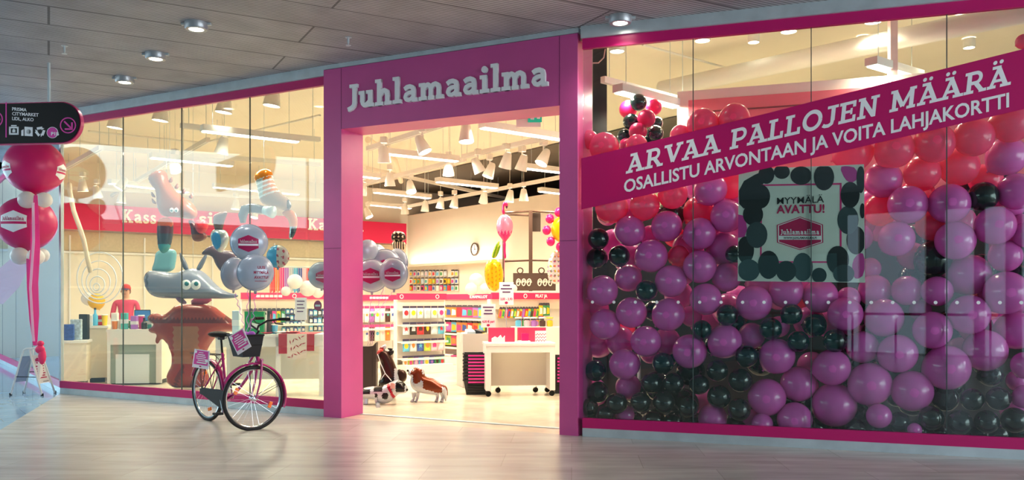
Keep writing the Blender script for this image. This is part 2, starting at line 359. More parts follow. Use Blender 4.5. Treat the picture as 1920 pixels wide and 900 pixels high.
struct('ceiling_atrium', flat([(-24, -7), (-24, 31), (-12, 31), (-12, 26), (-9.5, 12), (-6.5, -7)], 7.2), 'white')
struct('trim_bulkhead', MB().faces([Vector(p) for p in ((-12, 26, ZC), (-9.5, 12, ZC), (-6.5, -7, ZC), (-6.5, -7, 7.2), (-9.5, 12, 7.2), (-12, 26, 7.2))], [(0, 1, 4, 5), (1, 2, 3, 4)]), 'white')
sc = MB(); sc.faces([Vector((p[0], p[1], ZS)) for p in (CORNER, JL, JR, (FR.a.x, FR.a.y), (FRE.x, FRE.y), (14, 8), (14, 20), (6, 34), (BACKL.x, BACKL.y+6), tuple((BACKL+V*.15)[:2]), tuple((BACKL - U*10.8 + V*.15)[:2]), (far.x, far.y))], [tuple(range(12))])
struct('ceiling_shop', sc, 'ceil')
# back and side walls of the shop
struct('wall_back', wallbox(WU, 0, 22, 0, ZS, 0, .15), 'wallw')
struct('wall_right', wallbox(WV, -.15, 18, 0, 4.05, 0, .15), 'wallw')
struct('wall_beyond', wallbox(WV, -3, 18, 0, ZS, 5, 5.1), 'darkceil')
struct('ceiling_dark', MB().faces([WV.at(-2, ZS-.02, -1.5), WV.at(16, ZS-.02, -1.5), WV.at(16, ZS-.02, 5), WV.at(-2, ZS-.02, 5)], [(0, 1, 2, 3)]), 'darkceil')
# facade: windows
def joint_u(W_, px): return W_.uz(px, 560)[0]
ZB, ZT = .19, 3.995
def window(name, W_, u0, u1, joints, pane='glass'):
    wb = wallbox(W_, u0, u1, ZT, 4.10, 0, .05); wallbox(W_, u0, u1, .088, ZB, 0, .05, wb)
    root = struct(name, wb, 'strip')
    us = [u0] + joints + [u1]
    for a, b in zip(us, us[1:]):
        part('pane', wallbox(W_, a+.004, b-.004, ZB, ZT, .02, .032), pane, root)
    for j in joints:
        part('joint_seal', wallbox(W_, j-.004, j+.004, ZB, ZT, .018, .034), mat('seal_grey', '3c4c4a', .5), root)
    return root
w1 = window('window_1', FL, 0, FL.len-.01, [joint_u(FL, x) for x in (228, 338, 466)])
w2 = window('window_2', FR, .01, 8.5, [joint_u(FR, x) for x in (1299, 1521, 1776)] + [5.6, 7.0])
part('end_post', wallbox(FL, -.02, .02, ZB, ZT, .0, .05), 'steel', w1)
# safety dots on the right-hand glass
for k in range(21):
    u, z = FR.uz(1110+40.3*k, 591.5)
    mx = Matrix.Translation(FR.at(u, 1.385, .019)) @ Matrix.Rotation(FR.ang, 4, 'Z') @ Matrix.Rotation(PI/2, 4, 'X')
    part('safety_dot', MB().lathe([(.016, 0), (.016, .001)], 12, mx), 'lettering', w2)
w3 = window('window_3', SIDE, 0, SIDE.len-.03, [2.2, 4.4, 6.6], 'sideglass')
for nm, W_, a, b in (('baseboard_left', FL, 0, FL.len-.01), ('baseboard_right', FR, .01, 8.5), ('baseboard_side', SIDE, 0, SIDE.len)):
    struct(nm, wallbox(W_, a, b, 0, .088, .004, .06), 'steel')
for nm, W_, a, b in (('trim_cornice_left', FL, -.05, FL.len), ('trim_cornice_middle', FP, 0, FP.len), ('trim_cornice_right', FR, 0, 8.5), ('trim_cornice_side', SIDE, 0, SIDE.len)):
    struct(nm, wallbox(W_, a, b, 4.10 if W_ is not FP else 4.17, ZC, -.03, .10), 'steel')
for nm, W_, a, b in (('wall_upper_left', FL, 0, FL.len), ('wall_upper_middle', FP, 0, FP.len), ('wall_upper_right', FR, 0, 8.5), ('wall_upper_side', SIDE, 0, SIDE.len)):
    struct(nm, wallbox(W_, a, b, 4.10, ZS, .05, .16), 'cream')
# entrance portal
uL0, uL1, uR0, uR1 = .0, FP.uz(640, 560, -.03)[0], FP.uz(1049, 560, -.03)[0], FP.len-.01
LZ = 3.435; PD = .40
pb = struct('door_1', wallbox(FP, uL0, uL1, 0, 4.165, -.03, PD), 'portal')
part('right_jamb', wallbox(FP, uR0, uR1, 0, 4.165, -.03, PD), 'portal', pb)
part('lintel', wallbox(FP, uL1, uR0, LZ, 4.165, -.03, PD), 'portal', pb)
part('panel_joint', wallbox(FP, uL1-.003, uL1+.001, LZ, 4.16, -.0325, -.02), mat('joint_dark', '6e2350', .6), pb)
part('panel_joint', wallbox(FP, uR0-.001, uR0+.003, LZ, 4.16, -.0325, -.02), mat('joint_dark'), pb)
part('panel_joint', wallbox(FP, uL0+.003, uL1-.002, 2.02, 2.024, -.0315, -.02), mat('joint_dark'), pb)
part('panel_joint', wallbox(FP, uR0+.002, uR1-.003, 2.02, 2.024, -.0315, -.02), mat('joint_dark'), pb)
part('threshold', wallbox(FP, uL1, uR0, 0, .006, PD-.06, PD), 'steel', pb)
# shop name on the lintel
s0, s1 = FP.hit(653, 207.5, -.03), FP.hit(1029, 163.5, -.03)
s0 = FP.hit(656, 204, -.03); s1 = FP.hit(1029.5, 163.5, -.03); zb = (s0.z+s1.z)/2; s0.z = s1.z = zb
sg = thing('shop_sign', 'white raised slab serif shop name letters across the magenta entrance lintel', 'sign', (s0+s1)/2, FP.ang)
for mb in slab_mbs('Juhlamaailma', s0, s1, .305, -FP.n, .035, each=True): part('letter', mb, 'lettering', sg, world=True)

# the mall around and behind the photographer: glazing with daylight behind it, plus added fill at right
def glazing(name, W_, u0, u1, z0, z1, cols, rows, strength, colour, frame='blackm', fw=.07):
    fr = MB()
    for i in range(cols+1):
        u = u0+(u1-u0)*i/cols; wallbox(W_, u-fw/2, u+fw/2, z0, z1, -.06, .06, fr)
    for i in range(rows+1):
        z = z0+(z1-z0)*i/rows; wallbox(W_, u0, u1, z-fw/2, z+fw/2, -.06, .06, fr)
    o = struct(name, fr, frame)
    m = bpy.data.materials.new(name+'_daylight'); m.use_nodes = True; nt = m.node_tree; nt.nodes.remove(nt.nodes['Principled BSDF'])
    e = nt.nodes.new('ShaderNodeEmission'); e.inputs[0].default_value = (*colour, 1); e.inputs[1].default_value = strength
    nt.links.new(e.outputs[0], nt.nodes['Material Output'].inputs[0])
    part('daylit_pane', wallbox(W_, u0, u1, z0, z1, .08, .09), m, o)
    return o
BW = Wall((-24, -7), (11, -7)); LW = Wall((-15.5, -7), (-15.5, 31)); EW = Wall((-24, 30), (-2, 32))
bw = MB()
spans = [(-1.07, -.82), (-.62, .78), (1.26, 1.85), (2.13, 2.52), (2.9, 4.2), (4.8, 6.2)]
xs = [-24] + [v for s_ in [(-9.6, -1.35)]+spans for v in s_] + [11]
for a, b in zip(xs[0::2], xs[1::2]): bw.box(a, b, -7.1, -7, 0, ZC)
for a, b in [(-9.6, -1.35)]: bw.box(a, b, -7.1, -7, 2.62, ZC)
for a, b in spans: bw.box(a, b, -7.1, -7, 3.6, ZC)
struct('wall_front', bw, mat('mall_wall_dark', '3a3236', .8))
for k, (a, b) in enumerate(spans):
    glazing('window_%d' % (k+4), BW, a+24, b+24, .05, 3.6, max(1, round((b-a)/.7)), 4, DAY_BACK, COOL, 'white', .05)
glazing('window_10', BW, -9.6+24, -1.35+24, .05, 2.62, 6, 2, DAY_BACK*.13, (.30, .85, .95), 'blackm', .12)
rl = MB().box(-9.6, 4.5, -5.6, -5.55, 1.02, 1.08); 
for k in range(15): rl.box(-9.6+k*1.0, -9.56+k*1.0, -5.6, -5.55, 0, 1.02)
struct('trim_railing', rl, mat('rail_red', '4a1020', .4))
glazing('window_11', LW, 3, 23, 3.35, 5.4, 6, 1, DAY_LEFT*.6, (.78, .92, .98), 'white', .05)
glazing('window_13', LW, 3, 23, .1, 3.3, 6, 2, DAY_LEFT*.07, (.45, .80, .92), 'white', .05)
glazing('window_14', LW, 23.2, 37, .1, 5.4, 5, 5, DAY_LEFT*1.3, (.50, .79, 1.0), mat('frame_deep_blue', '3a5a7a', .5), .16)
struct('wall_left', wallbox(LW, 0, 37, 5.4, 7.2, 0, .1), 'white')
glazing('window_12', EW, 0, 22, .0, 7, 14, 6, DAY_END, (.66, .84, 1.0), mat('frame_blue', '6f87a0', .5), .10)
RW = Wall((11, 6), (11, -7))
struct('wall_mall_right', MB().box(11, 11.1, -7, 9, 0, .4).box(11, 11.1, -7, 9, 3.9, ZC).box(11, 11.1, 6, 9, .4, 3.9), mat('mall_wall_pale', '9b8f8c', .8))
glazing('window_15', RW, 0, 13, .4, 3.9, 8, 2, FILL_RIGHT, (.86, .93, 1.0), 'white', .06)  # unseen glowing panes added to brighten floor, ceiling, portal and balloons
# a shop unit and railing far down the corridor
cr = MB(); cr.box(-15.4, -9.6, 25.0, 25.05, 1.0, 1.06)
for k in range(12): cr.box(-15.4+k*.53, -15.36+k*.53, 25.0, 25.04, 0, 1.0)
struct('trim_corridor_railing', cr, 'blackm')
struct('trim_corridor_fascia', MB().box(-15.4, -9.2, 26.5, 27, 3.0, 3.5), 'white')
struct('trim_corridor_beam', MB().box(-15.4, -9.2, 26.5, 27, 1.9, 2.05), mat('frame_blue'))

# mall downlights
def downlight(px, py, label):
    p = at_z(px, py, ZC); t = thing('downlight', label, 'ceiling light', (p.x, p.y, ZC-.07), 0, 'round downlights in the mall ceiling')
    part('housing', MB().lathe([(.075, .0), (.105, .0), (.115, .02), (.115, .07)], 28, cap=False), mat('downlight_grey', 'aab0b4', .35, .5), t, smooth=True)
    part('diffuser', MB().lathe([(.072, .004), (.072, .012)], 24), 'ledc', t)
    part('lug', MB().box(-.15, -.11, -.02, .02, .045, .068), 'steel', t); part('lug', MB().box(.11, .15, -.02, .02, .045, .068), 'steel', t)
    l = bpy.data.lights.new('downlight_lamp', 'SPOT'); l.energy = DOWN_W; l.spot_size = 2.2; l.spot_blend = .8; l.shadow_soft_size = .06; l.color = (1, .93, .85)
    lo = bpy.data.objects.new('downlight_lamp', l); link(lo, t); lo.location = (0, 0, -.02)
downlight(368, 43, 'round ceiling downlight, largest of the three in a row over the bicycle side')
downlight(292, 100, 'round ceiling downlight, middle of the row of three at left')
downlight(234, 145, 'round ceiling downlight, smallest of the row of three, above the hanging sign')
downlight(1163, 31, 'round ceiling downlight just right of the entrance, above the right window')
for px, py, lb in ((121, 86, 'small fire sprinkler in the ceiling above the hanging sign'), (653, 70, 'small fire sprinkler in the ceiling above the entrance portal')):
    p = at_z(px, py, ZC); t = thing('sprinkler', lb, 'sprinkler', (p.x, p.y, ZC-.09), 0, 'ceiling sprinklers')
    part('stem', MB().lathe([(.012, .03), (.012, .09)], 10), 'steel', t); part('rose', MB().lathe([(.035, .085), (.035, .09)], 14), 'steel', t)
    part('deflector', MB().lathe([(.028, 0), (.03, .004), (.008, .008), (.008, .03)], 12), 'steel', t)

# hanging direction sign
def sign_board():
    Y = 10.2; W_ = Wall((P(0, 230, Y).x, Y), (P(150, 230, Y).x, Y-.10))
    t0 = W_.hit(92, 270); t = thing('direction_sign', 'black rounded hanging direction sign with white words, icons and pink arrow', 'sign', (t0.x, t0.y, W_.hit(92, 269).z), W_.ang)
    def q(px, py): return W_.uz(px, py)
    mx = Matrix.Translation(W_.a) @ Matrix.Rotation(W_.ang, 4, 'Z')
    def outline(grow=0):
        (u1, zt), (_, zb) = q(153, 232), q(120, 268); zt = q(60, 195)[1]; r = (zt-zb)/2; c = u1-r; zc = (zt+zb)/2
        r += grow
        return [(-1.3, zc-r)] + [(c+r*math.cos(a), zc+r*math.sin(a)) for a in [(-90+180*k/20)*PI/180 for k in range(21)]] + [(-1.3, zc+r)]
    part('sign_body', MB().prism(outline(), -.045, .045, mx), 'black', t, world=True)
    part('edge_band', MB().prism(outline(.012), -.030, .030, mx), 'strip', t, world=True, label='pink edge band')
    def add(name, polys, m):
        mb = MB()
        for pl in polys: mb.prism([q(*p) for p in pl], -.048, -.044, mx)
        return part(name, mb, m, t, world=True)
    pk = mat('sign_pink_print', 'e23aa8', .5)
    add('divider', [[(15.5, 193), (17.5, 193), (17.5, 259), (15.5, 259)]], pk)
    def ring(cx, cy, r, wd=2.0):
        return [[(cx+r*math.cos(a), cy+r*math.sin(a)), (cx+r*math.cos(b), cy+r*math.sin(b)), (cx+(r-wd)*math.cos(b), cy+(r-wd)*math.sin(b)), (cx+(r-wd)*math.cos(a), cy+(r-wd)*math.sin(a))] for a, b in [(2*PI*k/24, 2*PI*(k+1)/24) for k in range(24)]]
    add('arrow_ring', ring(132, 236.5, 15), pk)
    def bar(a, b, wd):
        d = Vector((b[0]-a[0], b[1]-a[1])).normalized(); n = Vector((-d.y, d.x))*wd/2
        return [(a[0]-n.x, a[1]-n.y), (b[0]-n.x, b[1]-n.y), (b[0]+n.x, b[1]+n.y), (a[0]+n.x, a[1]+n.y)]
    add('arrow', [bar((125, 229), (139, 243), 3), bar((139.5, 231), (139.5, 245), 3), bar((126, 243.5), (141, 243.5), 3)], pk)
    add('arrow_ring', ring(-5, 225, 15.5), pk); add('arrow', [bar((-12, 218), (5, 228), 3), bar((-5, 214), (5, 226), 3)], pk)
    add('shopping_icon', [[(22, 239), (40, 239), (40, 242), (22, 242)], [(22, 251), (40, 251), (40, 254), (22, 254)], [(22, 239), (25, 239), (25, 254), (22, 254)], [(37, 239), (40, 239), (40, 254), (37, 254)],
        [(26, 236), (36, 236), (36, 238), (26, 238)], bar((31, 243), (31, 250), 2), bar((28, 245), (34, 249), 1.6), bar((34, 245), (28, 249), 1.6)], 'lettering')
    add('bottle_icon', [[(45, 246), (49, 244), (49, 256), (45, 256)], [(51, 239), (66, 240), (66, 257), (51, 256)]], 'lettering')
    tri = []
    for k in range(3):
        a = -90+120*k; c = (80, 248)
        p1 = (c[0]+8*math.cos(math.radians(a-48)), c[1]+8*math.sin(math.radians(a-48))); p2 = (c[0]+8*math.cos(math.radians(a+30)), c[1]+8*math.sin(math.radians(a+30)))
        tri.append(bar(p1, p2, 4.5))
        p3 = (c[0]+10*math.cos(math.radians(a+52)), c[1]+10*math.sin(math.radians(a+52))); n_ = (c[0]+3.5*math.cos(math.radians(a+42)), c[1]+3.5*math.sin(math.radians(a+42)))
        tri.append([p2, p3, n_])
    add('recycling_icon', tri, 'lettering')
    rb = [(58.5+4.6*math.cos(2*PI*k/10), 248.5+4.6*math.sin(2*PI*k/10)) for k in range(10)]
    add('bottle_mark', [rb], 'black')
    add('parking_badge', [[(103+10*math.cos(2*PI*k/24), 250+10*math.sin(2*PI*k/24)) for k in range(24)]], pk)
    add('parking_ring', ring(103, 250, 10.6, 1), 'lettering')
    n = -W_.n
    def tx(s, a, b, hpx, m='lettering', bold=.012):
        mb = sans_mb(s, W_.hit(*a, off=-.049), W_.hit(*b, off=-.049), hpx/F*Y, n, .002, bold); part('lettering', mb, m, t, world=True)
    tx('PRISMA', (23, 207), (50, 209), 6); tx('CITYMARKET', (23, 216), (72.5, 218.5), 6); tx('LIDL, ALKO', (23, 225), (63, 227.5), 6); tx('P1B', (96, 253.5), (110.5, 254), 6, bold=.03)
    pl = at_z(92, 118, ZC); part('pole', MB().tube([(W_.hit(92, 200).x, W_.hit(92, 200).y, W_.hit(92, 200).z), (W_.hit(92, 200).x, W_.hit(92, 200).y, ZC)], .017, 10), 'steel', t, world=True)
sign_board()
# ================================================================== things standing in the mall
# ---- foil and rubber balloons
def lens_surf(R, T):
    def f(x, y):
        r = min(math.hypot(x, y)/R, 1.0)
        return T*(max(0, 1-r**2.3))**.55
    return f
def foil_mb(R, T, crimp=34, n=68, neck=True):
    """round two-sided foil balloon in local x,z, facing -y, with a crimped seam"""
    mb = MB(); f = lens_surf(R, T); prof = [0, .2, .4, .55, .68, .78, .86, .92, .965, 1.0]
    v = []; fs = []
    for sgn in (-1, 1):
        base = len(v)
        for t in prof:
            for k in range(n):
                a = 2*PI*k/n; x, z = R*t*math.cos(a), R*t*math.sin(a)
                wob = .028*R*math.sin(crimp*a)*t**8*(1 if t < .99 else .3)
                v.append(Vector((x, sgn*(f(x, z)+wob*(.8 if t < 1 else .2)), z)))
        for i in range(len(prof)-1):
            for k in range(n): fs.append((base+i*n+k, base+i*n+(k+1) % n, base+(i+1)*n+(k+1) % n, base+(i+1)*n+k))
    mb.faces(v, fs)
    s_ = []
    for k in range(n):
        a = 2*PI*k/n
        s_.append((a, 1+.012*math.sin(crimp*a)))
    mb.faces([Vector((R*q*r*math.cos(a), d, R*q*r*math.sin(a))) for q, d in ((.995, -.002), (1.05, 0), (.995, .002)) for a, r in s_], [(i*n+k, i*n+(k+1) % n, (i+1)*n+(k+1) % n, (i+1)*n+k) for i in (0, 1) for k in range(n)])
    if neck: mb.faces([Vector(p) for p in ((-.02*R/.2, -.003, -R*.99), (.02*R/.2, -.003, -R*.99), (.012, 0, -R*1.22), (-.012, 0, -R*1.22), (-.02*R/.2, .003, -R*.99), (.02*R/.2, .003, -R*.99))], [(0, 1, 2, 3), (4, 5, 2, 3)])
    return mb
def wrap(b, f, lift, y_sign=-1):                            # lay flat x,z geometry (subdivided) on the balloon's face
    bmesh.ops.triangulate(b, faces=b.faces)
    for _ in range(6):
        long_ = [e for e in b.edges if e.calc_length() > .035]
        if long_: bmesh.ops.subdivide_edges(b, edges=long_, cuts=1, use_grid_fill=True); bmesh.ops.triangulate(b, faces=b.faces)
    for v in b.verts: v.co.y = y_sign*(f(v.co.x, v.co.z)+lift)
    return b
HEXA = [(0, .80), (.92, .42), (.92, -.42), (0, -.80), (-.92, -.42), (-.92, .42)]
def emblem_on(root, f, cx, cz, s, mx, field='emblem', ink='lettering', outline=False, name_ink=None, y_sign=-1):
    """six-sided shop emblem: field, name, band; s is its half width"""
    def poly(pts, lift, m, nm):
        b = bmesh.new(); b.faces.new([b.verts.new((cx+x*s, 0, cz+z*s)) for x, z in pts]); wrap(b, f, lift, y_sign)
        if mx is not None: b.transform(mx)
        mb = MB(); mb.merge(b); part(nm, mb, m, root)
    if outline:
        poly([(x*1.06, z*1.06) for x, z in HEXA], .0015, outline, 'emblem_border')
    poly(HEXA, .003, field, 'emblem_field')
    poly([(-.90, -.20), (.90, -.20), (.90, -.02), (-.90, -.02)], .0045, ink, 'emblem_band')
    mb = slab_mbs('Juhlamaailma', Vector((cx-.76*s, 0, cz+.06*s)), Vector((cx+.76*s, 0, cz+.06*s)), .30*s, Vector((0, -1, 0)), .0005)
    b = mb.b
    for v in b.verts: v.co.y = y_sign*(f(v.co.x, v.co.z)+.005)
    if mx is not None: b.transform(mx)
    part('emblem_lettering', mb, name_ink or ink, root)
def foil_balloon(px, py, rw, Y, label, yaw=0, tilt=0, group=None, emblem=None, words_=None, m='foil', cat='balloon', roll=0, R=None):
    c = P(px, py, Y); R = R or rw/F*Y; T = R*.52
    o = thing('foil_balloon', label, cat, c, yaw, group); o.rotation_euler = (tilt, roll, yaw)
    part('envelope', foil_mb(R, T), m, o, smooth='all')
    f = lens_surf(R, T)
    if emblem: emblem_on(o, f, emblem[0]*R, emblem[1]*R, emblem[2]*R, None)
    if words_:
        for (s, x, z, h, wd) in words_:
            mb = slab_like(s, x*R, z*R, h*R, wd*R)
            for v in mb.b.verts: v.co.y = -(f(v.co.x, v.co.z)+.004)
            part('lettering', mb, mat('print_crimson', 'a01848', .5), o)
    return o
def slab_like(s, x, z, h, wd):
    b = text_data(s, .02, .0); vs_ = list(b.verts); x0 = min(v.co.x for v in vs_); x1 = max(v.co.x for v in vs_)
    k = wd/(x1-x0); mb = MB()
    mb.merge(b, Matrix(((k, 0, 0, x-x0*k-wd/2), (0, 0, 0, 0), (0, h/.7, 0, z), (0, 0, 0, 1)))); return mb
def string(name, pts, label, cat='ribbon', m=None, r=.003, curl=0, group=None):
    pts = [Vector(p) for p in pts]; out = []
    for a, b in zip(pts, pts[1:]):
        L = (b-a).length; n = max(4, int(L/.03))
        for i in range(n):
            q = a.lerp(b, i/n)
            if curl: q = q + Vector((curl*math.cos(i*1.3), curl*math.sin(i*1.3), 0))
            out.append(q)
    out.append(pts[-1])
    return solo(name, MB().tube(out, r, 5), m or mat('ribbon_violet', 'b860c8', .35), label, cat, group)

# ---- column of giant balloons tied over the folding board
def round_balloon(c, r, m, label, group=None, name='balloon', knot=Vector((0, 0, -1)), flat_=1.0):
    mb = MB(); prof = []
    for k in range(17):
        a = PI*k/16; s = 1 if a < PI/2 else 1+.10*(1-math.sin(a))**1.2
        prof.append((max(.001, math.sin(a)*(1 if a < PI/2 else (1-.06*(1-math.sin(a))))), math.cos(a)*s))
    prof = [(x*r, z*r) for x, z in prof][:-1]
    e = prof[-1]
    prof += [(.07*r, -1.12*r), (.035*r, -1.15*r), (.07*r, -1.20*r)]
    mb.lathe(prof, 28)
    o = part(name, mb, m, smooth='all'); o.location = c
    o.rotation_euler = Vector((0, 0, -1)).rotation_difference(knot.normalized()).to_euler()
    return tag(o, label, 'balloon', group)
YC = 12.55
g_ = 'balloon column beside the folding board'
def big_balloon(px, py, rpx, label, hexes):
    c = P(px, py, YC); r = rpx/F*YC
    o = thing('giant_balloon', label, 'balloon', c, 0, g_)
    mb = MB().ball((0, 0, 0), r, 48, (1, 1, .96)); mb.lathe([(.10*r, -.95*r), (.04*r, -1.03*r), (.07*r, -1.08*r)], 14)
    part('skin', mb, 'column', o, smooth='all')
    f = lambda x, z: math.sqrt(max(1e-4, r*r - x*x - z*z/.92))
    for yaw, z, s in hexes:
        e = bmesh.new()
        rot = Matrix.Rotation(yaw, 4, 'Z')
        emblem_on(o, f, 0, z*r, s*r, rot, field='lettering', ink='column', name_ink='column')
    return o
big_balloon(65, 313, 52.5, 'upper giant crimson balloon, hidden at its top by the hanging sign', [(1.62, -.18, .36), (-.66, -.18, .36)])
big_balloon(50, 419, 52, 'lower giant crimson balloon with a white six sided emblem', [(.06, .0, .48)])
for px, py, r, dy, lb in ((51, 375, 16, -.28, 'small white balloon at left of the neck between the two giant crimson balloons'), (83, 375, 14, -.26, 'small white balloon at right of the neck between the two giant crimson balloons'),
        (37, 480, 16, -.18, 'left small white balloon under the lower giant crimson balloon'), (67, 482, 15, -.30, 'middle small white balloon under the lower giant crimson balloon'), (79, 479, 13, -.1, 'right small white balloon under the lower giant crimson balloon')):
    round_balloon(P(px, py, YC+dy), r/F*YC, 'bwhite', lb, 'white balloons in the giant balloon column', knot=Vector((0, 1, .2)))
def ribbon_mb(pts, w0, mb=None, tw=0):
    mb = mb or MB(); pts = [Vector(p) for p in pts]; v = []
    for i, p in enumerate(pts):
        a = tw*i; d = Vector((math.cos(a), math.sin(a), 0))*(w0[i] if isinstance(w0, list) else w0)/2
        nn = Vector((-math.sin(a), math.cos(a), 0))*.004
        v += [p-d-nn, p+d-nn, p+d+nn, p-d+nn]
    n = len(pts); fs = [(0, 1, 2, 3), (4*n-4, 4*n-1, 4*n-2, 4*n-3)]
    for i in range(n-1):
        for k in range(4): fs.append((4*i+k, 4*i+(k+1) % 4, 4*i+4+(k+1) % 4, 4*i+4+k))
    return mb.faces(v, fs)
tul = mat('tulle_pink', 'f050a8', .6, trans=.5, alpha=.8); tulw = mat('tulle_white', 'f4dff0', .7, trans=.5, alpha=.62)
tl = thing('tulle_streamer', 'long pink tulle streamer falling from the giant balloons to the folding board', 'streamer', P(66, 640, YC-.45))
pts = [P(67, 366, YC-.5), P(66, 420, YC-.62), P(66, 470, YC-.58), P(61, 530, YC-.5), P(64, 590, YC-.45), P(66, 648, YC-.42)]
part('strip', ribbon_mb(pts, [.05, .11, .13, .15, .13, .05], tw=.05), tul, tl, world=True)
part('strip', ribbon_mb([P(52, 485, YC-.4), P(56, 540, YC-.42), P(61, 600, YC-.42), P(65, 646, YC-.4)], [.04, .08, .09, .04], tw=-.05), tul, tl, world=True)
part('strip', ribbon_mb([P(62, 380, YC-.64), P(63, 450, YC-.66), P(57, 540, YC-.56), P(63, 640, YC-.46)], .035), tulw, tl, world=True, label='thin white strip')
part('bow', MB().ball(P(75, 655, YC-.5), .07, 12, (1, .6, .9)).ball(P(79, 668, YC-.5), .08, 12, (.7, .5, 1.5)).ball(P(76, 644, YC-.5), .05, 10, (1, .7, .8)), 'pink', tl, world=True, smooth='all')
veil = solo('tulle_veil', ribbon_mb([P(46, 470, YC-.1), P(22, 508, YC), P(0, 538, YC+.1), P(-30, 570, YC+.1)], [.12, .42, .52, .5], tw=.1), tulw, 'sheer white tulle veil sweeping left from the lower giant balloon', 'tulle')

# ---- folding board
def a_board():
    t = thing('folding_board', 'white folding pavement board with printed panel on the blue corridor floor', 'sign', P(62, 738, YC-.25), 0)
    Yb, Yf = YC-.1, YC-.35
    tub = 'fixture'
    def leg_pair(top_l, top_r, bl, br, name):
        pts = [bl, top_l.lerp(bl, .12), top_l.lerp(bl, .03)+(top_r-top_l)*.06, top_l+(top_r-top_l)*.25, top_l+(top_r-top_l)*.75, top_r.lerp(br, .03)+(top_l-top_r)*.06, top_r.lerp(br, .12), br]
        part(name, MB().tube(pts, .014, 10), tub, t, world=True, smooth=True)
    # two hinged frames: one leaning left-back, one leaning right-front
    fA = [P(44, 654, Yb), P(64, 653, Yb), on_floor(20, 741, .0), on_floor(45, 737, .0)]
    fB = [P(54, 654, Yf+.05), P(74, 652, Yf+.08), on_floor(79, 742, .0), on_floor(103, 737, .0)]
    leg_pair(fA[0], fA[1], fA[2], fA[3], 'back_frame'); leg_pair(fB[0], fB[1], fB[2], fB[3], 'front_frame')
    def sheet(f, a, b, m, name, inset=.04, off=0):
        q = [f[0].lerp(f[2], a), f[1].lerp(f[3], a), f[1].lerp(f[3], b), f[0].lerp(f[2], b)]
        n = (q[1]-q[0]).cross(q[3]-q[0]).normalized()
        if n.y > 0: n = -n
        v = [p+n*(.006+off) for p in q] + [p+n*off for p in q]
        part(name, MB().faces(v, [(0, 1, 2, 3), (7, 6, 5, 4), (0, 4, 5, 1), (1, 5, 6, 2), (2, 6, 7, 3), (3, 7, 4, 0)]), m, t, world=True)
        return q, n
    sheet(fA, .16, .72, mat('board_back', '9aa4b8', .5), 'back_panel')
    q, n = sheet(fB, .14, .74, mat('paper', 'efe6dd', .6), 'front_panel')
    def pt(u, v): return q[0]*(1-u)*(1-v) + q[1]*u*(1-v) + q[2]*u*v + q[3]*(1-u)*v + n*.022
    def pr(pol, m='emblem', nm='print'):
        part(nm, MB().faces([pt(*p) for p in pol] + [pt(*p)+n*.0015 for p in pol], [tuple(range(len(pol))), tuple(range(len(pol), 2*len(pol)))]), m, t, world=True)
    pr([(.5+.26*x, .20-.15*z) for x, z in HEXA], nm='emblem'); pr([(.26, .215), (.74, .215), (.74, .235), (.26, .235)], 'lettering', 'emblem_band')
    pr([(.16, .36), (.84, .36), (.84, .40), (.16, .40)]); 
    for k in range(5): pr([(.18, .45+.08*k), (.80-.08*(k % 2), .45+.08*k), (.80-.08*(k % 2), .49+.08*k), (.18, .49+.08*k)], mat('print_red', 'c0405c', .6), 'text_line')
    pr([(.40, .92), (.85, .92), (.85, .935), (.40, .935)], 'dark', 'text_line')
    part('brace', MB().tube([fA[0].lerp(fA[2], .60), fB[0].lerp(fB[2], .60)], .006, 6), 'black', t, world=True)
    part('brace', MB().tube([fA[1].lerp(fA[3], .52), fB[1].lerp(fB[3], .52)], .006, 6), 'black', t, world=True)
    for p in (fA[2], fA[3], fB[2], fB[3]): part('foot', MB().lathe([(.02, 0), (.02, .03), (.015, .035)], 10, Matrix.Translation((p.x, p.y, 0))), 'black', t, world=True)
a_board()

